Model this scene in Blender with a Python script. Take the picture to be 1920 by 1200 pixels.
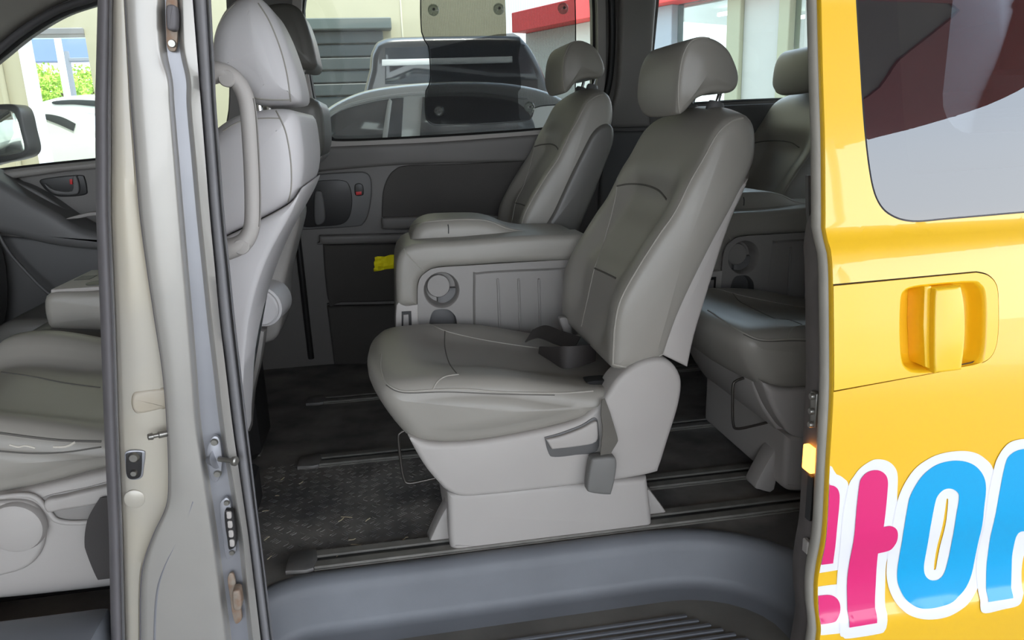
import bpy, bmesh, math, random
import numpy as np
from mathutils import Vector, Matrix
from mathutils.bvhtree import BVHTree
from mathutils.geometry import tessellate_polygon

for o in list(bpy.data.objects):
    bpy.data.objects.remove(o, do_unlink=True)
SC = bpy.context.scene
COL = SC.collection
random.seed(7)

# ------------------------------------------------------------------ camera
# X runs towards the back of the van, Y across it (0 = plane of the open side door), Z up
CAM = Vector((0.0, -1.2, 1.4))
FPX, PITCH, YAW, ROLL = 1400.0, math.radians(14.5), math.radians(9.3), math.radians(2.0)
FW = Vector((math.sin(YAW)*math.cos(PITCH), math.cos(YAW)*math.cos(PITCH), -math.sin(PITCH)))
_r = Vector((math.cos(YAW), -math.sin(YAW), 0)); _u = _r.cross(FW)
RT = _r*math.cos(ROLL) - _u*math.sin(ROLL)
UP = _r*math.sin(ROLL) + _u*math.cos(ROLL)
cam_d = bpy.data.cameras.new('camera'); cam = bpy.data.objects.new('camera', cam_d); COL.objects.link(cam)
cam_d.sensor_width = 36.0; cam_d.lens = 36.0*FPX/1920.0; cam_d.clip_start = 0.02; cam_d.clip_end = 300
cam.matrix_world = Matrix(((RT.x, UP.x, -FW.x, CAM.x), (RT.y, UP.y, -FW.y, CAM.y), (RT.z, UP.z, -FW.z, CAM.z), (0, 0, 0, 1)))
SC.camera = cam

# ------------------------------------------------------------------ sky, sun, exposure
W = bpy.data.worlds.new('sky'); SC.world = W; W.use_nodes = True
wn = W.node_tree.nodes; wl = W.node_tree.links
bg = wn['Background']
tc = wn.new('ShaderNodeTexCoord'); sx = wn.new('ShaderNodeSeparateXYZ'); wl.new(tc.outputs['Generated'], sx.inputs[0])
cr_ = wn.new('ShaderNodeValToRGB'); wl.new(sx.outputs['Z'], cr_.inputs[0])
cr_.color_ramp.elements[0].position = 0.0; cr_.color_ramp.elements[0].color = (0.93, 0.96, 1.0, 1)
cr_.color_ramp.elements[1].position = 0.6; cr_.color_ramp.elements[1].color = (0.60, 0.77, 1.0, 1)
wl.new(cr_.outputs[0], bg.inputs['Color']); bg.inputs['Strength'].default_value = 1.5
sun_d = bpy.data.lights.new('sun', 'SUN'); sun_d.energy = 2.3; sun_d.angle = math.radians(3); sun_d.color = (1, 0.95, 0.88)
sun = bpy.data.objects.new('sun', sun_d); COL.objects.link(sun)
sun.rotation_euler = Vector((-0.1, 0.30, -0.95)).to_track_quat('-Z', 'Y').to_euler()
SC.view_settings.view_transform = 'Standard'; SC.view_settings.look = 'None'
SC.view_settings.gamma = 1.0; SC.view_settings.use_curve_mapping = False
SC.view_settings.exposure = 1.85

# ------------------------------------------------------------------ helpers
def ray(px, py):
    return FW + RT*((px-960)/FPX) - UP*((py-600)/FPX)
def at(px, py, Y):
    d = ray(px, py); return CAM + d*((Y-CAM.y)/d.y)
def atz(px, py, Z):
    d = ray(px, py); return CAM + d*((Z-CAM.z)/d.z)
def atx(px, py, X):
    d = ray(px, py); return CAM + d*((X-CAM.x)/d.x)
def on_surf(px, py, yf, Y=0.0):
    for _ in range(8):
        p = at(px, py, Y); Y = yf(p.z)
    return at(px, py, Y)
def xz(pts, Y):
    return [(p.x, p.z) for p in (at(a, b, Y) for a, b in pts)]
def lin(c):
    return tuple((v/12.92 if v <= 0.04045 else ((v+0.055)/1.055)**2.4) for v in [x/255.0 for x in c])

MATS = {}
def mat(name, rgb, rough=0.5, metal=0.0, coat=0.0, bump=0.0, bscale=400.0, var=0.0, vscale=6.0, spec=0.5, rgb2=None, detail=4.0, coat_rough=0.05):
    if name in MATS: return MATS[name]
    m = bpy.data.materials.new(name); m.use_nodes = True
    n = m.node_tree.nodes; l = m.node_tree.links; b = n['Principled BSDF']
    c = lin(rgb); b.inputs['Base Color'].default_value = (*c, 1)
    b.inputs['Roughness'].default_value = rough; b.inputs['Metallic'].default_value = metal
    b.inputs['Coat Weight'].default_value = coat; b.inputs['Coat Roughness'].default_value = coat_rough
    b.inputs['Specular IOR Level'].default_value = spec
    t = n.new('ShaderNodeTexCoord')
    if var > 0 or rgb2:
        nz = n.new('ShaderNodeTexNoise'); nz.inputs['Scale'].default_value = vscale; nz.inputs['Detail'].default_value = detail
        l.new(t.outputs['Object'], nz.inputs['Vector'])
        r = n.new('ShaderNodeValToRGB'); l.new(nz.outputs['Fac'], r.inputs[0])
        c2 = lin(rgb2) if rgb2 else tuple(min(1, v*(1+var)) for v in c)
        c1 = c if rgb2 else tuple(v*(1-var) for v in c)
        r.color_ramp.elements[0].position = 0.35; r.color_ramp.elements[1].position = 0.68
        r.color_ramp.elements[0].color = (*c1, 1); r.color_ramp.elements[1].color = (*c2, 1)
        l.new(r.outputs[0], b.inputs['Base Color'])
    if bump > 0:
        nb = n.new('ShaderNodeTexNoise'); nb.inputs['Scale'].default_value = bscale; nb.inputs['Detail'].default_value = 2
        l.new(t.outputs['Object'], nb.inputs['Vector'])
        bp = n.new('ShaderNodeBump'); bp.inputs['Strength'].default_value = bump; bp.inputs['Distance'].default_value = 0.001
        l.new(nb.outputs['Fac'], bp.inputs['Height']); l.new(bp.outputs[0], b.inputs['Normal'])
    MATS[name] = m; return m
def glass_mat(name, tint, gloss=0.08, rough=0.0, dust=0.0, ior=None):
    """thin automotive glass: transparent tint + mirror-like skin reflection"""
    m = bpy.data.materials.new(name); m.use_nodes = True
    n = m.node_tree.nodes; l = m.node_tree.links
    n.remove(n['Principled BSDF']); out = n['Material Output']
    tr = n.new('ShaderNodeBsdfTransparent'); tr.inputs[0].default_value = (*tint, 1)
    gl = n.new('ShaderNodeBsdfGlossy'); gl.inputs['Roughness'].default_value = rough
    mx = n.new('ShaderNodeMixShader'); fr = n.new('ShaderNodeFresnel'); fr.inputs['IOR'].default_value = ior or 1.5
    ad = n.new('ShaderNodeMath'); ad.operation = 'ADD'; ad.use_clamp = True; ad.inputs[1].default_value = gloss
    l.new(fr.outputs[0], ad.inputs[0]); l.new(ad.outputs[0], mx.inputs[0])
    l.new(gl.outputs[0], mx.inputs[2]); l.new(mx.outputs[0], out.inputs[0])
    if dust:
        tl_ = n.new('ShaderNodeBsdfTranslucent'); tl_.inputs[0].default_value = (0.8, 0.8, 0.76, 1); df = n.new('ShaderNodeBsdfDiffuse'); df.inputs[0].default_value = (0.8, 0.8, 0.76, 1)
        m2 = n.new('ShaderNodeMixShader'); m2.inputs[0].default_value = 0.5; l.new(tl_.outputs[0], m2.inputs[1]); l.new(df.outputs[0], m2.inputs[2])
        m1 = n.new('ShaderNodeMixShader'); nz = n.new('ShaderNodeTexNoise'); nz.inputs['Scale'].default_value = 9; nz.inputs['Detail'].default_value = 8
        t = n.new('ShaderNodeTexCoord'); l.new(t.outputs['Object'], nz.inputs['Vector']); mr = n.new('ShaderNodeMapRange'); mr.inputs['From Min'].default_value = 0.3; mr.inputs['From Max'].default_value = 0.75
        mr.inputs['To Min'].default_value = dust*0.6; mr.inputs['To Max'].default_value = dust*1.5; l.new(nz.outputs['Fac'], mr.inputs[0]); l.new(mr.outputs[0], m1.inputs[0])
        l.new(tr.outputs[0], m1.inputs[1]); l.new(m2.outputs[0], m1.inputs[2]); l.new(m1.outputs[0], mx.inputs[1])
    else: l.new(tr.outputs[0], mx.inputs[1])
    MATS[name] = m; return m
def emit_mat(name, rgb, s):
    m = bpy.data.materials.new(name); m.use_nodes = True
    b = m.node_tree.nodes['Principled BSDF']; b.inputs['Base Color'].default_value = (*lin(rgb), 1)
    b.inputs['Emission Color'].default_value = (*lin(rgb), 1); b.inputs['Emission Strength'].default_value = s
    MATS[name] = m; return m

def finish(name, bm, m, parent=None, smooth=35, recalc=True):
    if recalc: bmesh.ops.recalc_face_normals(bm, faces=bm.faces)
    me = bpy.data.meshes.new(name); bm.to_mesh(me); bm.free()
    if smooth:
        me.shade_smooth(); me.set_sharp_from_angle(angle=math.radians(smooth))
    me.materials.append(m if not isinstance(m, str) else MATS[m])
    o = bpy.data.objects.new(name, me); COL.objects.link(o)
    if parent: o.parent = parent; o.matrix_parent_inverse = Matrix.Translation(parent.location).inverted() if parent.type == 'EMPTY' else Matrix()
    return o
def empty(name, loc):
    o = bpy.data.objects.new(name, None); COL.objects.link(o); o.location = loc; o.empty_display_size = 0.1
    return o
def tag(o, label=None, cat=None, group=None, kind=None):
    if label: o['label'] = label
    if cat: o['category'] = cat
    if group: o['group'] = group
    if kind: o['kind'] = kind
    return o
def thing(name, label, cat, loc, group=None):
    return tag(empty(name, loc), label, cat, group)
def copy_tree(o, off, parent=None):
    c = o.copy(); COL.objects.link(c)
    if parent is None: c.location = Vector(o.location) + Vector(off)
    else:
        c.parent = parent; c.matrix_parent_inverse = o.matrix_parent_inverse.copy()
    for ch in [k for k in COL.objects if k.parent == o]:
        copy_tree(ch, off, c)
    return c

def spline(pts, n=6, closed=False):
    """Catmull-Rom through 2D/3D points; a point given twice in a row is a sharp corner"""
    P = [Vector(p) for p in pts]; N = len(P); out = []
    rng = range(N) if closed else range(N-1)
    for i in rng:
        p1, p2 = P[i], P[(i+1) % N]
        if (p2-p1).length < 1e-7: continue
        p0 = P[(i-1) % N] if (closed or i > 0) else p1
        p3 = P[(i+2) % N] if (closed or i < N-2) else p2
        for k in range(n):
            t = k/n; t2 = t*t; t3 = t2*t
            out.append(0.5*((2*p1) + (p2-p0)*t + (2*p0-5*p1+4*p2-p3)*t2 + (3*p1-p0-3*p2+p3)*t3))
    if not closed: out.append(P[-1])
    return out
def resample(pts, n, closed=True):
    P = [Vector(p) for p in pts]
    Q = P+[P[0]] if closed else P
    L = [0]
    for a, b in zip(Q, Q[1:]): L.append(L[-1]+(b-a).length)
    out = []; m = n if closed else n-1; j = 0
    for k in range(n):
        s = L[-1]*k/m
        while j < len(L)-2 and L[j+1] < s: j += 1
        d = L[j+1]-L[j]; f = (s-L[j])/d if d > 1e-9 else 0
        out.append(Q[j].lerp(Q[j+1], min(1, f)))
    return out
def rrect(x0, z0, x1, z1, r, n=5):
    o = []
    for cx, cz, a0 in ((x1-r, z1-r, 0), (x0+r, z1-r, 90), (x0+r, z0+r, 180), (x1-r, z0+r, 270)):
        for k in range(n+1):
            a = math.radians(a0+90*k/n); o.append(Vector((cx+r*math.cos(a), cz+r*math.sin(a))))
    return o
def area2(P):
    return sum(P[i][0]*P[(i+1) % len(P)][1]-P[(i+1) % len(P)][0]*P[i][1] for i in range(len(P)))*0.5
def _inset1(P, d):
    n = len(P); s = 1 if area2(P) > 0 else -1; out = []
    for i in range(n):
        a, b, c = P[i-1], P[i], P[(i+1) % n]
        e1 = (b[0]-a[0], b[1]-a[1]); e2 = (c[0]-b[0], c[1]-b[1])
        l1 = math.hypot(*e1); l2 = math.hypot(*e2)
        if l1 < 1e-9 and l2 < 1e-9: out.append(Vector((b[0], b[1]))); continue
        if l1 < 1e-9: e1, l1 = e2, l2
        if l2 < 1e-9: e2, l2 = e1, l1
        n1 = (-e1[1]/l1*s, e1[0]/l1*s); n2 = (-e2[1]/l2*s, e2[0]/l2*s)
        mx, my = n1[0]+n2[0], n1[1]+n2[1]; k = max(0.5, (mx*mx+my*my)/2.0)
        out.append(Vector((b[0]+mx/k*d, b[1]+my/k*d)))
    return out
def inset(P, d):
    """offset a closed outline inwards; vertices that land nearer than d to the outline are merged into their neighbours"""
    Q = [Vector((p[0], p[1])) for p in P]; n = len(Q)
    if abs(d) < 1e-9: return Q
    O = _inset1(Q, d)
    A = np.array([(q.x, q.y) for q in Q]); B = np.roll(A, -1, 0); X = np.array([(q.x, q.y) for q in O])
    E = B-A; L2 = np.maximum((E*E).sum(1), 1e-14)
    t = np.clip(((X[:, None, :]-A[None])*E[None]).sum(2)/L2[None], 0, 1)
    D = np.sqrt((((A[None]+t[:, :, None]*E[None])-X[:, None, :])**2).sum(2)).min(1)
    ok = D >= abs(d)*0.93
    if ok.all() or not ok.any(): return O
    for i in range(n):
        if ok[i]: continue
        a = i
        while not ok[a % n]: a -= 1
        b = i
        while not ok[b % n]: b += 1
        O[i] = (O[a % n]+O[b % n])*0.5
    return O

def sheet(name, outer, holes, F, m, parent=None, thick=0.0, step=None, smooth=35):
    """flat outline (with holes) in 2D, optionally cut into a grid, mapped to 3D by F(a,b,depth)"""
    bm = bmesh.new(); edges = []
    for loop in [outer]+list(holes):
        vs = [bm.verts.new((p[0], p[1], 0)) for p in loop]
        for i in range(len(vs)):
            try: edges.append(bm.edges.new((vs[i], vs[(i+1) % len(vs)])))
            except ValueError: pass
    bmesh.ops.triangle_fill(bm, use_beauty=True, use_dissolve=False, edges=edges, normal=(0, 0, 1))
    if step:
        xs = [p[0] for p in outer]; ys = [p[1] for p in outer]
        for ax, lo, hi, st in ((0, min(xs), max(xs), step[0]), (1, min(ys), max(ys), step[1])):
            if not st: continue
            k = (math.floor(lo/st)+1)*st
            while k < hi:
                co = (k, 0, 0) if ax == 0 else (0, k, 0); no = (1, 0, 0) if ax == 0 else (0, 1, 0)
                bmesh.ops.bisect_plane(bm, geom=bm.verts[:]+bm.edges[:]+bm.faces[:], plane_co=co, plane_no=no, dist=1e-6)
                k += st
    if thick:
        r = bmesh.ops.extrude_face_region(bm, geom=bm.faces[:])
        for v in [g for g in r['geom'] if isinstance(g, bmesh.types.BMVert)]: v.co.z = thick
    for v in bm.verts: v.co = F(v.co.x, v.co.y, v.co.z)
    return finish(name, bm, m, parent, smooth)
def FY(Y):
    return lambda a, b, d: Vector((a, Y+d, b))

def rings_mesh(name, rings, m, parent=None, cap=True, closed=True, smooth=40, loop=False):
    bm = bmesh.new(); R = [[bm.verts.new(p) for p in r] for r in rings]; n = len(R[0])
    pairs = list(zip(R, R[1:]))+([(R[-1], R[0])] if loop else [])
    for A, B in pairs:
        for i in range(n if closed else n-1):
            j = (i+1) % n
            try: bm.faces.new((A[i], A[j], B[j], B[i]))
            except ValueError: pass
    if cap and closed and not loop:
        for r in (R[0], R[-1]):
            u = [v for i, v in enumerate(r) if (v.co-r[i-1].co).length > 2e-6]
            if len(u) < 3: continue
            try: bm.faces.new(u)
            except ValueError: pass
    bmesh.ops.remove_doubles(bm, verts=bm.verts, dist=1e-6)
    return finish(name, bm, m, parent, smooth)

def puff(name, P, y0, y1, r, m, parent=None, seg=4, r1=None, F=None, smooth=35):
    """outline P (x,z) extruded from y0 to y1 with rounded rims"""
    r1 = r if r1 is None else r1; F = F or (lambda x, y, z: Vector((x, y, z))); sg = 1 if y1 > y0 else -1
    rings = []
    for k in range(seg+1):
        a = math.pi/2*k/seg
        Q = inset(P, r*(1-math.sin(a))) if r else P
        rings.append([F(q[0], y0+sg*r*(1-math.cos(a)), q[1]) for q in Q])
        if not r: break
    for k in range(seg+1):
        a = math.pi/2*(1-k/seg)
        Q = inset(P, r1*(1-math.sin(a))) if r1 else P
        rings.append([F(q[0], y1-sg*r1*(1-math.cos(a)), q[1]) for q in Q])
        if not r1: break
    return rings_mesh(name, rings, m, parent, smooth=smooth)

def tube(name, pts, r, m, parent=None, n=8, sm=6, closed=False, flat=None, up=None):
    """round (or flattened: flat=(w,h)) tube along a path"""
    P = spline(pts, sm, closed) if sm > 1 else [Vector(p) for p in pts]
    rings = []; N = len(P); prev = None
    for i, p in enumerate(P):
        a = P[(i-1) % N] if (closed or i > 0) else P[i]; b = P[(i+1) % N] if (closed or i < N-1) else P[i]
        t = (b-a).normalized()
        if prev is None:
            s = Vector(up) if up else (Vector((0, 0, 1)) if abs(t.z) < 0.9 else Vector((1, 0, 0)))
        else: s = prev
        s = (s-t*s.dot(t)).normalized(); prev = s; q = t.cross(s)
        rad = r(i/(N-1)) if callable(r) else r
        w, h = (flat if flat else (rad, rad))
        rings.append([p+q*(w*math.cos(2*math.pi*k/n))+s*(h*math.sin(2*math.pi*k/n)) for k in range(n)])
    return rings_mesh(name, rings, m, parent, loop=closed, smooth=50)
def ribbon(name, pts, wvec, th, m, parent=None, sm=6):
    """flat strap: path + width vectors (one per point)"""
    P = spline(pts, sm); K = len(wvec)-1; Wv = [wvec[min(K-1, int(i*K/(len(P)-1)))].lerp(wvec[min(K, int(i*K/(len(P)-1))+1)], i*K/(len(P)-1)-min(K-1, int(i*K/(len(P)-1)))) for i in range(len(P))]
    rings = []
    for i, p in enumerate(P):
        t = (P[min(i+1, len(P)-1)]-P[max(i-1, 0)]).normalized(); w = Wv[i]*0.5; nn = t.cross(w).normalized()*th*0.5
        rings.append([p-w-nn, p+w-nn, p+w+nn, p-w+nn])
    return rings_mesh(name, rings, m, parent, smooth=40)
def lathe(name, prof, c, axis, m, parent=None, n=20, smooth=35):
    """profile (radius, along) turned about an axis through c"""
    ax = Vector(axis).normalized(); s = ax.orthogonal().normalized(); q = ax.cross(s); c = Vector(c)
    rings = [[c+ax*h+(s*math.cos(2*math.pi*k/n)+q*math.sin(2*math.pi*k/n))*max(r, 1e-5) for k in range(n)] for r, h in prof]
    return rings_mesh(name, rings, m, parent, smooth=smooth)
def box(name, lo, hi, m, parent=None, bev=0.0, seg=2, F=None):
    bm = bmesh.new(); bmesh.ops.create_cube(bm, size=1)
    for v in bm.verts:
        v.co = Vector([(lo[i]+hi[i])/2+v.co[i]*(hi[i]-lo[i]) for i in range(3)])
    if bev: bmesh.ops.bevel(bm, geom=bm.edges[:], offset=bev, segments=seg, profile=0.5, affect='EDGES')
    if F:
        for v in bm.verts: v.co = F(v.co)
    return finish(name, bm, m, parent, 35)
def bvh(o):
    me = o.data; mw = Matrix() if o.parent is None else Matrix()
    return BVHTree.FromPolygons([v.co.copy() for v in me.vertices], [tuple(p.vertices) for p in me.polygons])
def hit(tree, px, py, lift=0.0):
    d = ray(px, py).normalized(); r = tree.ray_cast(CAM, d)
    if r[0] is None: return None
    return r[0]-d*lift
def seam(name, tree, pix, r, m, parent, lift=0.0, sm=1, n=6, dens=8):
    P = [hit(tree, a, b, lift) for a, b in spline([(a, b, 0) for a, b in pix], dens) for a, b in [(a, b)]] if False else [hit(tree, q.x, q.y, lift) for q in spline([(a, b, 0) for a, b in pix], dens)]
    P = [p for p in P if p is not None]
    if len(P) < 3: print('SEAM MISS', name, pix[0]); return None
    return tube(name, P, r, m, parent, n=n, sm=1)

# ------------------------------------------------------------------ materials
leather = mat('grey_leather', (148, 144, 136), 0.42, bump=0.12, bscale=900, var=0.05, vscale=3)
leather_in = mat('grey_leather_insert', (138, 136, 130), 0.45, bump=0.15, bscale=900, var=0.04, vscale=3)
leather_drv = mat('light_grey_vinyl', (206, 203, 203), 0.45, bump=0.1, bscale=900, var=0.03, vscale=3)
leather_shade = mat('shaded_leather', (98, 96, 91), 0.4, bump=0.12, bscale=900, var=0.05, vscale=3)  # darker copy of the seat leather, cabin shade put into its colour
seam_m = mat('seam_thread', (158, 154, 145), 0.7)
seam_dk = mat('seam_dark_thread', (92, 89, 84), 0.7)  # darker seam colour for second rows and creases
plast = mat('warm_grey_plastic', (170, 165, 160), 0.55, bump=0.1, bscale=1200, var=0.03, vscale=4)
plast_mid = mat('mid_grey_plastic', (142, 138, 134), 0.5, bump=0.1, bscale=1200, var=0.03, vscale=4)
plast_dk = mat('dark_grey_plastic', (96, 95, 94), 0.5, bump=0.12, bscale=1000, var=0.05, vscale=4)
trim_m = mat('door_trim_vinyl', (112, 109, 106), 0.55, bump=0.12, bscale=900, var=0.04, vscale=4)
trim_dk = mat('door_trim_dark_cloth', (72, 69, 66), 0.8, bump=0.2, bscale=1200, var=0.06, vscale=5)
black_p = mat('black_plastic', (38, 37, 37), 0.4)
rubber = mat('grey_rubber_seal', (124, 123, 125), 0.55, bump=0.1, bscale=600, var=0.06, vscale=12)
rubber_dk = mat('dark_rubber_seal', (102, 99, 101), 0.6, bump=0.1, bscale=600, var=0.06, vscale=10)
floor_m = mat('dusty_black_vinyl_floor', (92, 90, 89), 0.5, bump=0.3, bscale=90, rgb2=(146, 142, 136), vscale=7, detail=8)
well_m = mat('step_well_plastic', (106, 109, 114), 0.5, bump=0.15, bscale=700, var=0.10, vscale=5)
rail_m = mat('dusty_seat_rail', (122, 120, 114), 0.55, var=0.15, vscale=25)
silver = mat('silver_van_paint', (164, 161, 155), 0.38, metal=0.35, coat=0.6, var=0.03, vscale=8)
silver_dirty = mat('silver_paint_door_jamb', (182, 177, 166), 0.4, metal=0.15, coat=0.5, rgb2=(192, 184, 165), vscale=5)
blue_grey = mat('reflection_tinted_grey', (150, 151, 156), 0.4, metal=0.5, coat=0.3, var=0.04, vscale=10)  # bluish reflection of the pillar channel put into the colour; fittings share it
steel = mat('zinc_steel', (150, 148, 142), 0.35, metal=0.9, var=0.1, vscale=30)
rust = mat('rusty_steel', (150, 140, 128), 0.6, metal=0.4, rgb2=(140, 112, 92), vscale=60)
chrome = mat('chrome', (210, 208, 205), 0.15, metal=1.0)
yellow = mat('yellow_van_paint', (246, 194, 28), 0.35, coat=1.0, coat_rough=0.02, var=0.02, vscale=3)
yellow_d = mat('yellow_handle_plastic', (250, 200, 30), 0.4, coat=0.4, coat_rough=0.1)
dec_w = mat('white_vinyl_decal', (236, 236, 240), 0.3, coat=0.3)
dec_p = mat('pink_vinyl_decal', (226, 40, 118), 0.3, coat=0.3)
dec_b = mat('blue_vinyl_decal', (0, 166, 226), 0.3, coat=0.3)
belt_m = mat('black_belt_webbing', (56, 52, 50), 0.6, bump=0.3, bscale=800)
belt_g = mat('grey_belt_webbing', (100, 97, 90), 0.6, bump=0.3, bscale=800)
red_m = mat('red_marker', (200, 36, 40), 0.4)
paper_y = mat('yellow_paper', (255, 244, 36), 0.7)
headliner = mat('headliner_cloth', (160, 155, 147), 0.9, bump=0.2, bscale=600, var=0.04, vscale=5)
gap_m = mat('panel_gap_dark', (70, 52, 20), 0.8)
glass_far = glass_mat('window_glass', (0.80, 0.86, 0.82), 0.02, dust=0.07)
glass_door = glass_mat('tinted_door_glass', (0.30, 0.33, 0.36), 0.085)
# ================================================================== STRUCTURE
ZF = 0.505          # van floor height above the ground
# ---- B pillar: strips traced down the pillar, each boundary with its own depth
rows = [-230, -60, 0, 90, 150, 200, 300, 400, 500, 600, 700, 800, 900, 950, 1000, 1050, 1100, 1200, 1260]
def prow(tab):
    ks = sorted(tab); out = []
    for r in rows:
        if r <= ks[0]: a, b = ks[0], ks[1]
        elif r >= ks[-1]: a, b = ks[-2], ks[-1]
        else:
            a = max(k for k in ks if k <= r); b = min(k for k in ks if k > r)
        out.append(tab[a]+(tab[b]-tab[a])*(r-a)/(b-a))
    return out
cols = {
 'sealL0': {0: 183, 200: 178, 400: 180, 600: 188, 800: 195, 1000: 204, 1200: 208},
 'sealL1': {0: 211, 200: 208, 400: 208, 600: 216, 800: 222, 1000: 230, 1200: 235},
 'lineA': {0: 234, 200: 246, 400: 262, 500: 275, 600: 290, 700: 305, 800: 313, 900: 316, 950: 311, 1000: 288, 1050: 270, 1100: 263, 1200: 262},
 'ridge0': {0: 290, 90: 293, 150: 312, 200: 315, 400: 331, 600: 348, 800: 364, 1000: 394, 1200: 420},
 'ridge1': {0: 307, 90: 310, 150: 321, 200: 325, 400: 342, 600: 359, 800: 374, 1000: 404, 1200: 431},
 'chan1': {0: 335, 90: 339, 150: 351, 200: 352, 400: 370, 600: 391, 800: 415, 1000: 449, 1200: 469},
 'ridge3': {0: 345, 90: 348, 150: 360, 200: 361, 400: 379, 600: 400, 800: 422, 1000: 456, 1200: 476},
 'pale1': {0: 361, 200: 377, 400: 393, 600: 412, 800: 436, 1000: 465, 1200: 489},
 'sealR1': {0: 396, 200: 406, 400: 421, 600: 441, 800: 464, 1000: 488, 1200: 513},
}
cx = {k: prow(v) for k, v in cols.items()}
def strip(name, ids, m, parent, sub=6, smooth=50):
    """ids: list of (column, depth) -> skin lofted between the traced columns"""
    bm = bmesh.new(); colpts = []
    for cid, y in ids:
        if isinstance(cid, tuple): a, b, t = cid; px = [u+(v-u)*t for u, v in zip(cx[a], cx[b])]
        else: px = cx[cid]
        pts = [at(p, r, (y(r) if callable(y) else y)) for p, r in zip(px, rows)]
        colpts.append(spline(pts, sub))
    V = [[bm.verts.new(p) for p in c] for c in colpts]
    for A, B in zip(V, V[1:]):
        for i in range(len(A)-1): bm.faces.new((A[i], A[i+1], B[i+1], B[i]))
    return finish(name, bm, m, parent, smooth, recalc=False)
pil = thing('door_pillar', 'silver painted body pillar between the front and sliding door openings', 'pillar', (-0.35, 0.05, 0.4))
strip('pillar_panel', [('lineA', 0.012), (('lineA', 'ridge0', .04), 0.002), (('lineA', 'ridge0', .1), 0.0), (('lineA', 'ridge0', .5), -0.002), (('lineA', 'ridge0', .85), 0.0),
      ('ridge0', 0.002), (('ridge0', 'ridge1', .2), 0.003), (('ridge0', 'ridge1', .45), 0.007), (('ridge0', 'ridge1', .75), 0.018), ('ridge1', 0.027), (('ridge1', 'chan1', .10), 0.030)], silver, pil)
strip('pillar_channel', [(('ridge1', 'chan1', .08), 0.0298), (('ridge1', 'chan1', .5), 0.031), (('ridge1', 'chan1', .93), 0.030)], blue_grey, pil)
strip('pillar_lip', [(('ridge1', 'chan1', .92), 0.0302), ('chan1', 0.027), (('chan1', 'ridge3', .25), 0.018), (('chan1', 'ridge3', .55), 0.012), (('chan1', 'ridge3', .8), 0.0105), ('ridge3', 0.012), ('pale1', 0.022), ('pale1', 0.06)], silver, pil)
tube('panel_edge_gap', spline([at(p_ + 2, r_, 0.010) for p_, r_ in zip(cx['lineA'], rows)], 5), 0.0022, rubber_dk, pil, 6, 1)
tube('panel_crease', [at(a_, b_, 0.0005) for a_, b_ in ((362, 940), (350, 975), (332, 1015), (312, 1055), (298, 1095), (292, 1140), (290, 1200), (290, 1240))], 0.0022, blue_grey, pil, 6, 4)
strip('front_door_jamb', [('sealL1', 0.045), (('sealL1', 'lineA', .12), 0.034), (('sealL1', 'lineA', .5), 0.030), (('sealL1', 'lineA', .9), 0.030), (('sealL1', 'lineA', 1.02), 0.034), ('lineA', 0.012)], silver_dirty, pil)
# rubber weatherstrips
def seal_strip(name, c0, c1, y, bulge, m, parent):
    ids = []
    for k in range(9):
        t = k/8; ids.append(((c0, c1, t), y-bulge*math.sin(math.pi*t)**0.6))
    ids.append(((c0, c1, 1.0), y+0.04)); ids.insert(0, ((c0, c1, 0.0), y+0.05))
    return strip(name, ids, m, parent)
s1 = seal_strip('weatherstrip', 'sealL0', 'sealL1', 0.045, 0.018, rubber_dk, pil)
s2 = seal_strip('weatherstrip', 'pale1', 'sealR1', 0.045, 0.022, rubber, pil)
strip('seal_lip', [(('sealL0', 'sealL1', .80), 0.026), (('sealL0', 'sealL1', .90), 0.020), (('sealL0', 'sealL1', 1.0), 0.026)], rubber, s1)
strip('seal_lip', [(('pale1', 'sealR1', .72), 0.026), (('pale1', 'sealR1', .80), 0.020), (('pale1', 'sealR1', .87), 0.028)], black_p, s2)
# inner trim that closes the pillar towards the cabin
strip('inner_trim', [('sealL0', 0.09), (('sealL0', 'sealR1', .5), 0.14), ('sealR1', 0.08)], plast_mid, pil)
# panel details
TP = bvh(COL.objects['pillar_panel']); TJ = bvh(COL.objects['front_door_jamb'])
def pt(px, py, lift=0.0): return hit(TP, px, py, lift) or at(px, py, 0.02)
def ptj(px, py, lift=0.0): return hit(TJ, px, py, lift) or at(px, py, 0.03)
def plate(name, pix, y, th, m, parent, r=0.002):
    P = spline(xz(pix, y), 4, True); return puff(name, P, y-th, y+0.004, r, m, parent, seg=2)
# upper stop buffer
st = plate('buffer_plate', [(313, -10), (332, -10), (334, 60), (331, 92), (325, 97), (316, 93), (312, 70)], 0.022, 0.003, rust, pil)
puff('rubber_buffer', spline(xz([(316, 14), (330, 12), (334, 24), (334, 50), (329, 58), (318, 56), (316, 40)], 0.01), 4, True), -0.004, 0.022, 0.004, rubber_dk, st)
lathe('bolt', [(0.0001, -0.004), (0.005, -0.004), (0.006, -0.001), (0.006, 0.002)], at(323, 82, 0.019), (0, 1, 0), steel, st, 12)
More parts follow.
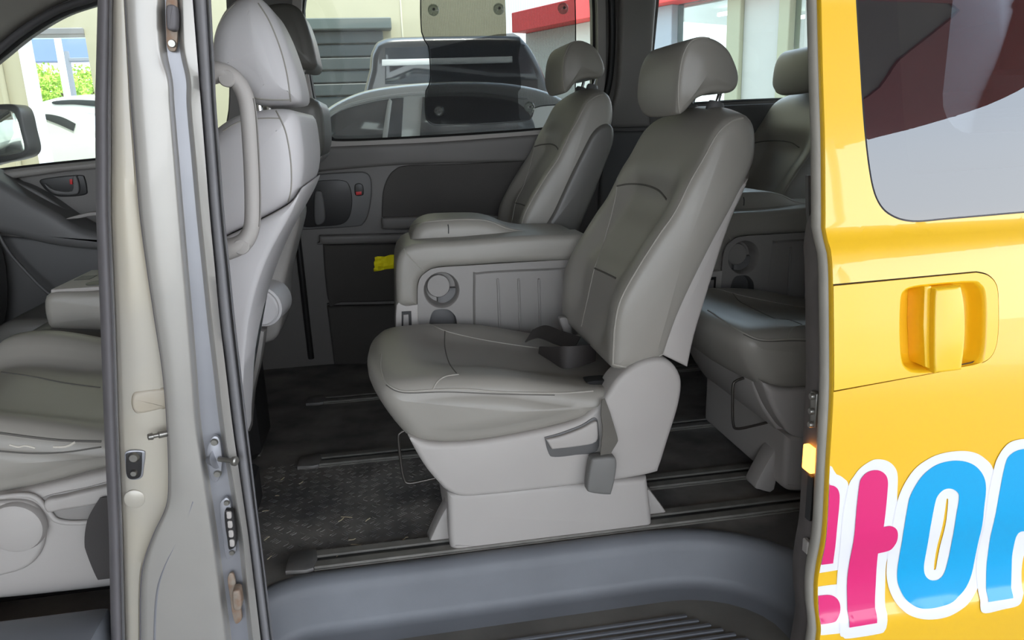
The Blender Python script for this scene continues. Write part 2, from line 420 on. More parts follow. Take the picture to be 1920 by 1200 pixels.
# striker with pin
sk = plate('striker_plate', [(399, 818), (411, 820), (416, 845), (417, 870), (412, 895), (404, 903), (396, 893), (391, 865), (389, 840)], 0.018, 0.004, blue_grey, pil)
lathe('striker_boss', [(0.0001, -0.016), (0.006, -0.016), (0.010, -0.008), (0.016, 0.0)], at(405, 861, 0.014), (0.25, -0.1, 0.05), blue_grey, sk, 16)
c0 = at(410, 861, 0.010)
lathe('striker_pin', [(0.004, 0), (0.0042, 0.026), (0.0075, 0.027), (0.008, 0.029), (0.008, 0.033), (0.0055, 0.035), (0.0001, 0.035)], c0, (0.9, -0.42, -0.02), steel, sk, 14)
for a, b in ((402, 829), (408, 888)):
    lathe('bolt', [(0.0001, -0.004), (0.005, -0.004), (0.0065, 0.0), (0.0065, 0.003)], at(a, b, 0.014), (0, 1, 0), steel, sk, 12)
# electrical contact block
ck = plate('contact_plate', [(419, 935), (428, 933), (434, 950), (443, 1020), (441, 1036), (431, 1046), (424, 1045), (418, 1005), (412, 950)], 0.020, 0.003, blue_grey, pil)
cb = puff('contact_housing', spline(xz([(423, 955), (436, 957), (440, 970), (444, 1010), (441, 1024), (430, 1028), (427, 1010), (422, 975)], 0.012), 4, True), 0.006, 0.024, 0.003, black_p, ck, 2)
for k in range(4):
    a = 428+k*1.9; b = 966+k*17.5
    puff('contact_pad', spline(xz([(a-3, b-6), (a+4, b-6), (a+6, b), (a+5, b+6), (a-2, b+6), (a-3, b)], 0.004), 3, True), 0.003, 0.008, 0.001, plast, cb, 2)
for a, b in ((425, 943), (435, 1036)):
    lathe('bolt', [(0.0001, -0.003), (0.004, -0.003), (0.005, 0.0), (0.005, 0.003)], at(a, b, 0.016), (0, 1, 0), steel, ck, 10)
# lower stop buffer, rusty
lk = plate('buffer_plate', [(431, 1074), (438, 1075), (442, 1090), (447, 1120), (454, 1150), (452, 1163), (442, 1168), (436, 1150), (430, 1110), (427, 1085)], 0.021, 0.003, rust, pil)
puff('rubber_buffer', spline(xz([(438, 1104), (449, 1102), (453, 1110), (455, 1130), (451, 1139), (440, 1138), (437, 1120)], 0.006), 4, True), -0.004, 0.02, 0.004, rust, lk)
# front jamb details
lk2 = plate('latch_recess', [(236, 847), (268, 845), (272, 855), (269, 880), (266, 895), (251, 900), (238, 894), (235, 870)], 0.028, 0.001, blue_grey, pil, 0.0015)
puff('latch_pocket', spline(xz([(238, 850), (263, 848), (266, 856), (265, 885), (260, 896), (244, 898), (237, 888), (236, 860)], 0.026), 4, True), 0.0255, 0.03, 0.0005, black_p, lk2, 2)
for a, b, r_ in ((251, 858, 0.009), (251, 887, 0.006)):
    lathe('bolt', [(0.0001, -0.004), (r_*0.7, -0.004), (r_, 0.0), (r_, 0.002)], at(a, b, 0.024), (0, 1, 0), steel, lk2, 14)
lathe('blanking_plug', [(0.0001, -0.0012), (0.0145, -0.0012), (0.0165, 0.0), (0.0165, 0.003)], at(252, 936, 0.0295), (0, 1, 0), silver_dirty, pil, 24)
puff('jamb_dimple', spline(xz([(248, 742), (260, 733), (300, 728), (312, 732), (312, 762), (300, 768), (262, 776), (248, 765)], 0.03), 4, True), 0.0275, 0.036, 0.006, mat('stained_jamb_paint', (176, 166, 148), 0.45, rgb2=(182, 174, 160), vscale=20), pil, 4)
sw = lathe('door_switch', [(0.006, 0), (0.006, 0.012), (0.004, 0.013), (0.004, 0.02), (0.006, 0.021), (0.005, 0.028), (0.0001, 0.029)], at(312, 812, 0.012), (-0.85, -0.5, 0.05), steel, pil, 12)

# ---- floor and step well
pl = [atz(a, b, ZF) for a, b in ((500, 1205), (520, 1150), (560, 1108), (620, 1088), (720, 1075), (850, 1059), (1000, 1039), (1150, 1019), (1270, 1003), (1340, 997), (1400, 998), (1450, 1006), (1500, 1025))]
y_rim = sum(p.y for p in pl[4:9])/5
XL, XR = -0.33, 0.80
def well_path():
    pts = [(XL, -0.12), (XL, 0.02)]
    for k in range(7):
        a = math.radians(180-90*k/6); pts.append((XL+0.13+0.13*math.cos(a), y_rim-0.13+0.13*math.sin(a)))
    for k in range(9): pts.append((XL+0.16+(XR-0.30-XL-0.16)*k/8, y_rim))
    for k in range(8):
        a = math.radians(90-90*k/7); pts.append((XR-0.26+0.26*math.cos(a), y_rim-0.22+0.22*math.sin(a)))
    pts += [(XR, -0.06), (XR, -0.12)]
    return pts
WP = well_path()
def offs(path, d):
    out = []
    for i, p in enumerate(path):
        a = Vector(path[max(i-1, 0)]); b = Vector(path[min(i+1, len(path)-1)]); t = (b-a).normalized()
        out.append(Vector(p)+Vector((t.y, -t.x))*d)
    return out
ZW = ZF-0.165
fl_out = [(-1.6, 1.80), (-1.6, -0.02), (XL-0.02, -0.02), (XL-0.02, -0.02)]
fl = [(-1.7, 1.80), (-1.7, 0.02)]+[tuple(p) for p in offs(WP, -0.028)[1:-1]]+[(2.7, 0.02), (2.7, 1.80)]
floor = sheet('floor', fl, [], lambda a, b, d: Vector((a, b, ZF+d)), floor_m, None, thick=-0.02, step=(0.12, 0.12))
tag(floor, kind='structure')
sec = [(-0.034, 0.0), (-0.03, 0.004), (-0.016, 0.006), (-0.004, 0.001), (0.004, -0.012), (0.010, -0.03), (0.018, -0.085), (0.023, -0.100), (0.036, -0.109), (0.07, -0.112), (0.073, -0.114)]
rings = []
for d, z in sec:
    rings.append([Vector((p[0], p[1], ZF+z)) for p in offs(WP, d)])
well = rings_mesh('step_well', rings, well_m, None, cap=False, closed=False, smooth=60)
tag(well, kind='structure')
inn = [tuple(p) for p in offs(WP, 0.07)]
sheet('step_tread', inn, [], lambda a, b, d: Vector((a, b, ZF-0.112+d)), mat('dusty_step_tread', (112, 110, 104), 0.7, var=0.2, vscale=6, bump=0.2, bscale=200), well, thick=-0.01)
for k in range(7):       # raised anti-slip ribs
    yy = 0.085-k*0.019; x0 = -0.12-0.01*k; x1 = 0.56+0.018*k
    box('tread_rib', (x0, yy-0.0045, ZF-0.113), (x1, yy+0.0045, ZF-0.108), well_m, well, 0.0015, 1)
box('sill_plate', (-1.7, -0.05, ZF-0.20), (XL-0.02, 0.06, ZF-0.045), plast_dk, well, 0.01, 2)
# front footwell ledge by the driver's seat
box('front_sill', (-1.7, -0.02, ZF-0.045), (-0.54, 0.085, ZF+0.085), well_m, well, 0.01, 2)

# seat rails in the floor: two walls and a slot
def rail(y, x0, x1, endcap=True, sc=1.0):
    rt = box('seat_rail', (x0, y-0.036*sc, ZF), (x1, y+0.036*sc, ZF+0.004), rail_m, floor, 0.0015, 1)
    box('rail_lip', (x0, y-0.034*sc, ZF+0.004), (x1, y-0.008*sc, ZF+0.010), rail_m, rt, 0.002, 1)
    box('rail_lip', (x0, y+0.008*sc, ZF+0.004), (x1, y+0.034*sc, ZF+0.010), rail_m, rt, 0.002, 1)
    box('rail_slot', (x0+0.002, y-0.008*sc, ZF+0.003), (x1-0.002, y+0.008*sc, ZF+0.0055), black_p, rt)
    if endcap:
        P = [(x0-0.058, y-0.03*sc), (x0-0.05, y-0.036*sc), (x0, y-0.036*sc), (x0, y+0.036*sc), (x0-0.04, y+0.036*sc), (x0-0.055, y+0.026*sc)]
        Q = spline([(a, b) for a, b in P], 3, True)
        puff('rail_end_cap', Q, ZF, ZF+0.011, 0.003, floor_m, rt, 2, F=lambda x, y_, z: Vector((x, z, y_)))
    return rt
yr1 = y_rim+0.072
rail(yr1, -0.205, 1.15)
p2_ = atz(600, 867, ZF); rail(p2_.y, p2_.x, 1.3)
p3_ = atz(608, 752, ZF); rail(p3_.y, p3_.x, 1.3)
p4_ = atz(1240, 905, ZF); rail(p4_.y, 0.60, 1.6, False)
pf_ = atz(472, 848, ZF); rail(pf_.y, pf_.x-0.5, pf_.x+0.03, False)
# chequer-plate relief of the vinyl
bm = bmesh.new()
def lozenge(bm, x, y, a, L=0.0085, w=0.0022, h=0.0012):
    c, s = math.cos(a), math.sin(a); top = ZF+h
    P = [(-L, 0), (-L*.5, -w), (L*.5, -w), (L, 0), (L*.5, w), (-L*.5, w)]
    lo = [bm.verts.new((x+u*c-v*s, y+u*s+v*c, ZF-0.0003)) for u, v in P]
    hi = [bm.verts.new((x+u*.7*c-v*.5*s, y+u*.7*s+v*.5*c, top)) for u, v in P]
    bm.faces.new(hi)
    for i in range(6): bm.faces.new((lo[i], lo[(i+1) % 6], hi[(i+1) % 6], hi[i]))
for i in range(-13, 12):
    for j in range(0, 22):
        x = i*0.032+0.05; y = y_rim+0.125+j*0.032*0.9
        if y > 0.80: continue
        a = math.radians(45 if (i+j) % 2 else -45); nx, ny = -math.sin(a), math.cos(a)
        for k in (-1.5, -.5, .5, 1.5):
            if random.random() < 0.85: lozenge(bm, x+nx*k*0.0062, y+ny*k*0.0062, a)
tp = finish('tread_pattern', bm, floor_m, floor, 0, False); tag(tp, kind='stuff')
# straw and grit on the mat
bm = bmesh.new()
lit = [(650, 970, 14), (640, 975, 8), (500, 1010, 7), (668, 1022, 12), (660, 1012, 7), (498, 958, 7), (575, 870, 6), (530, 898, 6), (690, 975, 7), (630, 1045, 8), (700, 1040, 7), (742, 1030, 6), (600, 1054, 6), (505, 1046, 6), (565, 905, 6), (520, 930, 5), (760, 1010, 6)]
for i, (a, b, L) in enumerate(lit):
    p = atz(a, b, ZF+0.004); L *= 0.0011; an = random.uniform(-1, 1.2); w = 0.0009
    d = Vector((math.cos(an), math.sin(an), 0.1)); q = Vector((-d.y, d.x, 0))*w
    V = []
    for t in (-1, -.2, .4, 1):
        c = p+d*L*t+q*random.uniform(-2, 2); V.append([bm.verts.new(c-q+Vector((0, 0, 0))), bm.verts.new(c+q), bm.verts.new(c+q+Vector((0, 0, .0015))), bm.verts.new(c-q+Vector((0, 0, .0015)))])
    for A, B in zip(V, V[1:]):
        for k in range(4): bm.faces.new((A[k], A[(k+1) % 4], B[(k+1) % 4], B[k]))
lm = finish('straw_litter', bm, mat('straw', (190, 178, 150), 0.8), None, 0)
tag(lm, 'scattered bits of pale straw and grit on the dark floor mat', 'litter', kind='stuff')

# ---- yellow sliding door, slid open
XD = 0.715
edge_px = [(1540, -40), (1540, 0), (1543, 130), (1547, 265), (1548, 400), (1548, 433), (1552, 450), (1558, 470), (1561, 500), (1562, 535), (1563, 640), (1563, 733), (1560, 800), (1555, 880), (1550, 980), (1546, 1020), (1538, 1060), (1533, 1100), (1534, 1150), (1537, 1200)]
prof = sorted([(p.z, p.y) for p in (atx(a, b, XD) for a, b in edge_px)])
prof = [(prof[0][0]-0.2, prof[0][1]+0.03)]+prof+[(prof[-1][0]+0.3, prof[-1][1]+0.07)]
_sp = spline(prof, 6)
def yd(z):
    if z <= _sp[0].x: return _sp[0].y
    for a, b in zip(_sp, _sp[1:]):
        if a.x <= z <= b.x: return a.y+(b.y-a.y)*(z-a.x)/max(1e-9, b.x-a.x)
    return _sp[-1].y
print('door y', [(round(a, 3), round(b, 3)) for a, b in prof])
FD = lambda a, b, d: Vector((a, yd(b)+d, b))
def dpx(pix, n=5, closed=True, Y=-0.1):
    P = [on_surf(a, b, yd, Y) for a, b in pix]; Q = [(p.x, p.z) for p in P]
    return spline(Q, n, closed) if n > 1 else [Vector(q) for q in Q]
door = thing('sliding_door', 'bright yellow van sliding door standing open at the right edge', 'door', (1.2, -0.1, 0.3))
gl = dpx([(1606, -50), (1609, 20), (1615, 120), (1623, 240), (1634, 330), (1648, 377), (1672, 402), (1712, 413), (1780, 408), (1920, 396)], 5, False)
gl = list(gl)+[Vector((1.65, gl[-1][1]+0.01)), Vector((1.65, 1.80)), Vector((gl[0][0]+0.02, 1.80))]
plate_px = dpx([(1830, 511), (1850, 516), (1865, 531), (1870, 556), (1870, 620), (1864, 655), (1850, 674), (1825, 684)], 5, False)
zt = on_surf(1563, 535, yd).z; zb = on_surf(1563, 733, yd).z
e = 0.0
plate_out = [Vector((XD+e, zb))]+[Vector((XD+e, zt))]+list(plate_px)
skin = [Vector((XD, 0.30)), Vector((XD, zb-0.002))]+[Vector(p) for p in reversed(inset(plate_out, -0.0022)[2:])]+[Vector((XD, zt+0.002)), Vector((XD, 1.86)), Vector((1.75, 1.86)), Vector((1.75, 0.30))]
gl_hole = inset(gl, -0.003)
sheet('door_skin', skin, [gl_hole], FD, yellow, door, thick=0.004, step=(0.06, 0.011))
sheet('window_glass', gl, [], FD, glass_door, door, thick=0.0, step=(0.08, 0.011))
# ceramic band behind the glass and inner frame
gin = inset(gl, 0.075)
sheet('window_band', inset(gl, -0.02), [spline([tuple(v) for v in resample(gin, 60)], 2, True)], lambda a, b, d: FD(a, b, d+0.006), mat('glass_band', (96, 94, 98), 0.6), door, thick=0.003, step=(0.08, 0.03))
sheet('inner_trim', [(XD+0.02, 0.32), (XD+0.02, 1.30), (1.74, 1.30), (1.74, 0.32)], [], lambda a, b, d: FD(a, b, d+0.085), plast_dk, door, thick=0.01, step=(0.3, 0.05))
hole = dpx([(1687, 560), (1694, 544), (1707, 537), (1740, 532), (1820, 526), (1838, 532), (1847, 548), (1850, 590), (1847, 660), (1838, 682), (1822, 690), (1760, 697), (1714, 699), (1696, 692), (1688, 672), (1685, 620)], 4)
sheet('handle_plate', [Vector((XD, zb+0.001))]+[Vector((XD, zt-0.001))]+list(plate_px), [hole], lambda a, b, d: FD(a, b, d-0.0015), yellow_d, door, thick=0.004, step=(0.04, 0.02))
gap_path = [Vector((XD+0.003, zt))]+[Vector(q) for q in plate_px]+[Vector((XD+0.003, zb))]
gap_path = [p_ for q_, w_ in zip(gap_path, gap_path[1:]) for p_ in [q_.lerp(w_, k_/4) for k_ in range(4)]]+[gap_path[-1]]
rings_mesh('panel_gap', [[FD(p_.x, p_.y, 0.006) for p_ in offs([tuple(q_) for q_ in gap_path], o_)] for o_ in (-0.003, 0.003)], gap_m, door, cap=False, closed=False)
bowl = []
for k, (ins, dep) in enumerate(((0.0, -0.0015), (0.003, 0.0), (0.006, 0.006), (0.009, 0.024), (0.014, 0.033), (0.024, 0.036))):
    hc_ = sum((Vector(q) for q in hole), Vector((0, 0)))/len(hole); bowl.append([FD(hc_.x+(q[0]-hc_.x)*(1-ins/0.09), hc_.y+(q[1]-hc_.y)*(1-ins/0.09), dep) for q in hole])
rc = rings_mesh('handle_recess', bowl, yellow_d, door, cap=False, smooth=60)
bm = bmesh.new(); bm.faces.new([bm.verts.new(v) for v in bowl[-1]]); finish('recess_floor', bm, yellow_d, rc, 0)
hd = dpx([(1741, 538), (1741, 538), (1788, 533), (1788, 533), (1794, 565), (1796, 607), (1794, 650), (1789, 688), (1789, 688), (1747, 693), (1739, 688), (1738, 620), (1739, 560)], 4)
hh = puff('handle', hd, -0.022, 0.012, 0.004, yellow_d, door, 3, F=lambda x, y, z: FD(x, z, y+0.004))
hp = dpx([(1729, 536), (1742, 535), (1740, 690), (1730, 686), (1727, 610)], 1)
puff('handle_pivot', hp, -0.008, 0.034, 0.002, yellow_d, hh, 2, F=lambda x, y, z: FD(x, z, y+0.002))
# door front edge: hem, seal, dark jamb with latch and courtesy lamp
zz = [0.30+k*0.02 for k in range(79)]
def edge_strip(name, secs, m, zmax=9):
    return rings_mesh(name, [[Vector((XD+dx, yd(z)+dy*(1 if z < zmax else max(0.42, 1-(z-zmax)*8)), z)) for dx, dy in secs] for z in zz], m, door, cap=False, closed=False, smooth=60)
edge_strip('door_hem', [(0.0, 0.0), (-0.002, 0.003), (-0.002, 0.010), (0.002, 0.012)], yellow)
edge_strip('edge_seal', [(0.004, 0.010), (-0.004, 0.011), (-0.008, 0.016), (-0.009, 0.024), (-0.007, 0.032), (-0.002, 0.036), (0.004, 0.037)], mat('pale_edge_seal', (176, 172, 162), 0.5, var=0.08, vscale=14))
edge_strip('edge_jamb', [(0.004, 0.034), (0.002, 0.045), (0.0, 0.085), (0.012, 0.10)], mat('jamb_dark_grey', (110, 104, 102), 0.6, var=0.1, vscale=20), 1.18)
def edge_pt(py, dy):
    px = 1530
    for _ in range(6):
        p = atx(px, py, XD); tgt = yd(p.z)+dy
        q = Vector((XD, tgt, p.z))-CAM; dpt = q.dot(FW); px = 960+FPX*q.dot(RT)/dpt
    return Vector((XD, yd(p.z)+dy, p.z))
la = edge_pt(862, 0.055); lz0 = edge_pt(885, 0.05).z; lz1 = edge_pt(838, 0.05).z
box('courtesy_lamp', (XD-0.010, la.y-0.014, lz0), (XD+0.002, la.y+0.014, lz1), emit_mat('amber_lamp', (255, 160, 60), 2.0), door, 0.003, 2)
lp = edge_pt(772, 0.045)
lt = box('door_latch', (XD-0.008, lp.y-0.006, edge_pt(800, .045).z), (XD+0.002, lp.y+0.014, edge_pt(735, .045).z), steel, door, 0.003, 2)
for b in (742, 770, 795):
    q = edge_pt(b, 0.047); lathe('bolt', [(0.0001, -0.014), (0.005, -0.014), (0.006, -0.01), (0.006, 0.0)], q, (1, 0, 0), steel, lt, 10)
box('edge_bracket', (XD-0.006, edge_pt(920, .05).y-0.008, edge_pt(975, .05).z), (XD+0.002, edge_pt(920, .05).y+0.008, edge_pt(890, .05).z), black_p, door, 0.002, 1)
box('edge_buffer', (XD-0.008, edge_pt(1020, .045).y-0.012, edge_pt(1030, .05).z), (XD+0.002, edge_pt(1020, .045).y+0.006, edge_pt(1008, .05).z), plast, door, 0.002, 1)
# printed lettering (vinyl film on the skin)
def zpx(pts): return [(1500+a/3.0, 800+b/3.0) for a, b in pts]
def decal(name, pts, lift, m, holes=(), n=4):
    def cv(q):
        P = dpx(zpx(q), n); return [Vector((max(v[0], XD+0.0005), v[1])) for v in P]
    return sheet(name, cv(pts), [cv(h) for h in holes], lambda a, b, d: FD(a, b, d-lift), m, door, thick=0.0, step=(0.06, 0.011))
def dbl(p): return [p, p]
decal('lettering_outline', [(150, 262), (205, 268), (245, 290), (272, 335), (260, 500), (235, 700), (215, 805), (215, 805), (60, 830), (60, 830)], 0.0006, dec_w)
decal('lettering_outline', [(60, 905), (60, 905), (205, 886), (240, 900), (250, 1000), (245, 1120), (225, 1158), (200, 1164), (60, 1178), (60, 1178)], 0.0006, dec_w)
decal('lettering_outline', [(268, 345), (300, 280), (340, 230), (400, 190), (440, 182), (490, 192), (530, 225), (548, 280), (545, 420), (560, 560), (540, 700), (490, 740), (478, 860), (476, 980), (488, 1110), (475, 1145), (445, 1163), (275, 1190), (242, 1182), (222, 1150), (205, 900), (212, 790), (232, 560)], 0.0009, dec_w)
slit = [(826, 404), (830, 430), (799, 620), (765, 780), (753, 802), (751, 785), (782, 620), (818, 430)]
decal('lettering_outline', [(540, 440), (575, 340), (640, 240), (720, 180), (800, 148), (900, 135), (980, 145), (1040, 180), (1085, 240), (1120, 400), (1090, 560), (1050, 720), (1020, 830), (990, 920), (950, 985), (900, 1030), (820, 1070), (720, 1083), (630, 1065), (560, 1015), (510, 940), (486, 850), (490, 740), (515, 580)], 0.0012, dec_w, [slit])
decal('lettering_outline', [(1085, 245), (1110, 170), (1160, 100), (1220, 72), (1300, 70), (1370, 110), (1390, 200), (1375, 340), (1470, 360), (1500, 430), (1480, 540), (1420, 600), (1290, 660), (1245, 780), (1245, 900), (1250, 950), (1225, 1003), (1140, 1025), (1040, 1047), (1012, 1020), (1000, 930), (990, 840), (1010, 640), (1050, 420)], 0.0015, dec_w)
decal('pink_letter_stroke', [(120, 322), (165, 326), (195, 335), (215, 362), (219, 420), (202, 600), (183, 766), (183, 766), (60, 782), (60, 782)], 0.0020, dec_p)
decal('pink_letter_stroke', [(60, 955), (60, 955), (150, 943), (195, 955), (220, 990), (222, 1040), (205, 1080), (175, 1100), (60, 1116), (60, 1116)], 0.0020, dec_p)
decal('pink_letter_stroke', [(330, 330), (345, 285), (380, 252), (430, 242), (470, 260), (490, 300), (487, 380), (467, 562), (467, 562), (505, 556), (535, 570), (547, 600), (540, 645), (515, 682), (490, 697), (435, 710), (435, 710), (424, 850), (418, 980), (430, 1101), (430, 1101), (275, 1127), (275, 1127), (262, 950), (275, 760), (310, 520)], 0.0020, dec_p)
decal('blue_letter_ring', [(600, 460), (620, 380), (680, 280), (760, 215), (850, 190), (930, 195), (990, 225), (1030, 280), (1042, 350), (1030, 470), (1000, 640), (970, 790), (930, 900), (870, 970), (800, 1005), (720, 1020), (650, 1010), (590, 965), (555, 900), (543, 840), (560, 700), (580, 580)], 0.0020, dec_b,
      [[(755, 430), (775, 380), (810, 350), (850, 347), (885, 370), (890, 410), (870, 530), (840, 700), (815, 800), (785, 850), (740, 862), (705, 840), (693, 790), (710, 680), (730, 560)]])
decal('blue_letter_stroke', [(1150, 210), (1180, 155), (1230, 128), (1290, 125), (1330, 160), (1335, 230), (1312, 420), (1312, 420), (1410, 405), (1440, 440), (1430, 500), (1400, 540), (1290, 580), (1222, 598), (1192, 700), (1186, 800), (1195, 961), (1195, 961), (1057, 983), (1057, 983), (1043, 850), (1052, 720), (1080, 560), (1112, 400)], 0.0020, dec_b)

# ---- far side of the van (its right wall), seen from inside
def yfar(z):
    if z > 1.36: return 1.64-(z-1.36)*0.17
    if z > 0.9: return 1.64+(1.36-z)*0.09
    return 1.6814+(0.9-z)*0.14
FFR = lambda a, b, d: Vector((a, yfar(b)+d, b))
def fpx(pix, n=5, closed=True):
    Q = [(p.x, p.z) for p in (on_surf(a, b, yfar, 1.6) for a, b in pix)]
    return spline(Q, n, closed) if n > 1 else [Vector(q) for q in Q]
w_front = fpx([(-120, 335), (-120, 335), (60, 313), (178, 301), (330, 286), (395, 268), (425, 235), (432, 150), (425, -30), (425, -30), (250, -28), (175, 1), (110, 23), (50, 58), (0, 97), (-60, 150), (-120, 230), (-120, 230)])
w_mid = fpx([(590, -55), (572, -20), (566, 20), (573, 100), (588, 190), (600, 240), (616, 258), (645, 265), (820, 257), (1010, 244), (1080, 232), (1107, 205), (1118, 150), (1119, 60), (1116, -20), (1100, -55), (1100, -55)])
w_rear = fpx([(1242, -55), (1242, -55), (1236, 0), (1228, 80), (1222, 150), (1232, 184), (1260, 197), (1400, 190), (1760, 176), (1760, 176), (1760, -55), (1760, -55)])
outer = [(-1.7, ZF-0.03), (-1.7, 1.93), (2.7, 1.93), (2.7, ZF-0.03)]
wall = sheet('wall_right', outer, [w_front, w_mid, w_rear], FFR, trim_m, None, thick=0.09, step=(0.25, 0.06)); tag(wall, kind='structure')
for i, w in enumerate((w_front, w_mid, w_rear)):
    wo = sheet('window_%d' % (i+1), inset(w, -0.01), [], lambda a, b, d: FFR(a, b, d+0.06), glass_far, None, thick=0.0, step=(0.2, 0.06)); tag(wo, kind='structure')
    tube('window_seal', [FFR(q[0], q[1], 0.03) for q in resample(w, 60)], 0.009, black_p, wo, 6, 1, True)
def fpuff(name, pix, proud, m, parent, r=0.008, n=4, back=0.004, closed=True):
    P = fpx(pix, n); return puff(name, P, -proud, back, r, m, parent, 3, r1=0.0, F=lambda x, y, z: FFR(x, z, y))
# window surrounds
ring_o = inset(w_mid, -0.030); ring_i = inset(w_mid, -0.001)
sheet('window_surround', ring_o, [ring_i], lambda a, b, d: FFR(a, b, d-0.012), plast, wall, thick=0.02, step=(0.3, 0.08))
tube('door_seal', [FFR(q[0], q[1], -0.004) for q in fpx([(1143, -55), (1146, 0), (1147, 80), (1142, 150), (1128, 200), (1106, 225)], 5, False)], 0.013, black_p, wall, 8, 1)
fpuff('pillar_trim', [(1160, -70), (1160, -70), (1158, 60), (1154, 160), (1140, 220), (1142, 240), (1142, 240), (1215, 238), (1215, 238), (1214, 180), (1220, 80), (1232, -70), (1232, -70)], 0.035, plast_mid, wall, 0.015)
fpuff('quarter_trim', [(1128, 246), (1128, 246), (1225, 242), (1240, 210), (1260, 202), (1700, 184), (1700, 184), (1700, 800), (1700, 800), (1100, 700), (1100, 700)], 0.028, plast_dk, wall, 0.012)
fpuff('door_ledge', [(597, 276), (597, 276), (640, 274), (820, 266), (1010, 252), (1105, 246), (1105, 246), (1100, 296), (1100, 296), (980, 302), (760, 308), (590, 322), (590, 322), (588, 300)], 0.03, trim_m, wall, 0.012)
bz = fpuff('handle_bezel', [(545, 340), (560, 332), (600, 326), (660, 322), (685, 323), (696, 336), (697, 365), (691, 400), (682, 418), (668, 424), (610, 428), (560, 430), (545, 420)], 0.016, plast_dk, wall, 0.006)
fpuff('handle_bowl', [(560, 352), (572, 342), (600, 338), (640, 337), (655, 346), (661, 375), (656, 405), (640, 420), (600, 424), (570, 424), (560, 410)], 0.018, black_p, bz, 0.003)
fpuff('release_lever', [(592, 360), (600, 356), (606, 362), (610, 390), (610, 412), (600, 420), (592, 416), (590, 390)], 0.034, plast_dk, bz, 0.006)
fpuff('lock_slide', [(666, 346), (674, 343), (681, 348), (682, 362), (678, 366), (668, 366), (665, 358)], 0.022, black_p, bz, 0.003)
fpuff('red_lock_mark', [(667, 359), (678, 358), (678, 364), (668, 365)], 0.0235, red_m, bz, 0.001, 1)
fpuff('armrest_insert', [(716, 395), (718, 360), (726, 335), (740, 318), (765, 310), (860, 307), (1000, 300), (1000, 300), (1000, 412), (1000, 412), (860, 408), (716, 412), (716, 412)], 0.012, trim_dk, wall, 0.006)
fpuff('armrest_shelf', [(716, 406), (716, 406), (860, 402), (1000, 402), (1000, 402), (1000, 428), (1000, 428), (860, 424), (730, 428), (716, 420)], 0.045, trim_m, wall, 0.012)
fpuff('pocket_ledge', [(600, 440), (600, 440), (760, 436), (900, 432), (900, 432), (900, 452), (900, 452), (760, 452), (610, 456), (601, 450)], 0.04, trim_m, wall, 0.01)
fpuff('door_pocket', [(606, 458), (606, 458), (900, 454), (900, 454), (900, 560), (900, 560), (640, 566), (618, 566), (610, 520)], 0.02, trim_dk, wall, 0.01)
fpuff('kick_panel', [(614, 572), (614, 572), (900, 566), (900, 566), (900, 680), (900, 680), (628, 680), (628, 680)], 0.035, trim_dk, wall, 0.01)
tube('door_seal', [FFR(q[0], q[1], -0.012) for q in fpx([(552, 395), (558, 440), (566, 510), (576, 600), (584, 670)], 5, False)], 0.012, black_p, wall, 8, 1)
# front passenger door
fpuff('window_sill', [(-130, 338), (-130, 338), (60, 316), (178, 304), (330, 289), (330, 289), (330, 312), (330, 312), (178, 316), (60, 330), (-130, 358), (-130, 358)], 0.03, plast_mid, wall, 0.01)
ph = fpuff('handle_bezel', [(76, 338), (95, 333), (150, 328), (160, 335), (164, 355), (162, 364), (140, 368), (110, 368), (92, 360), (80, 348)], 0.008, black_p, wall, 0.003)
fpuff('release_lever', [(88, 344), (105, 355), (138, 357), (140, 332), (148, 332), (150, 362), (112, 364), (96, 356)], 0.020, plast_dk, ph, 0.004)
fpuff('red_lock_mark', [(133, 336), (138, 335), (139, 345), (134, 345)], 0.014, red_m, ph, 0.001, 1)
puff('door_armrest', spline(xz([(-80, 300), (-30, 318), (0, 332), (60, 368), (110, 395), (150, 420), (185, 432), (260, 440), (330, 440), (330, 470), (260, 470), (180, 466), (100, 456), (0, 432), (-80, 420)], 1.55), 4, True), 1.50, 1.68, 0.03, plast_dk, wall, 4)
fpuff('switch_panel', [(20, 334), (20, 334), (60, 345), (100, 366), (146, 398), (146, 398), (110, 392), (60, 366)], 0.06, plast_dk, wall, 0.008)
fpuff('window_switch', [(54, 366), (62, 364), (84, 378), (78, 382)], 0.075, black_p, wall, 0.003)
puff('armrest_pull', spline(xz([(125, 410), (150, 402), (178, 397), (240, 396), (300, 398), (300, 404), (240, 403), (180, 404), (150, 409)], 1.50), 4, True), 1.488, 1.55, 0.004, plast_mid, wall, 2)
fpuff('lower_door_panel', [(-130, 430), (-130, 430), (330, 470), (330, 470), (330, 640), (330, 640), (-130, 660), (-130, 660)], 0.015, plast_dk, wall, 0.01)
tube('pocket_edge', [at(a, b, 1.60) for a, b in ((-10, 425), (15, 470), (45, 505), (85, 545), (110, 560))], 0.006, plast_dk, wall)
# headliner and A-pillar lining above the front window
fpuff('a_pillar_lining', [(-150, 190), (-150, 190), (-60, 128), (0, 80), (50, 42), (105, 10), (175, -16), (250, -45), (250, -45), (-150, -60), (-150, -60)], 0.045, headliner, wall, 0.02)
tube('window_gasket', [FFR(q[0], q[1], -0.012) for q in fpx([(-100, 196), (-60, 150), (0, 95), (50, 55), (110, 20), (175, -3), (250, -32)], 5, False)], 0.011, rubber_dk, wall, 8, 1)

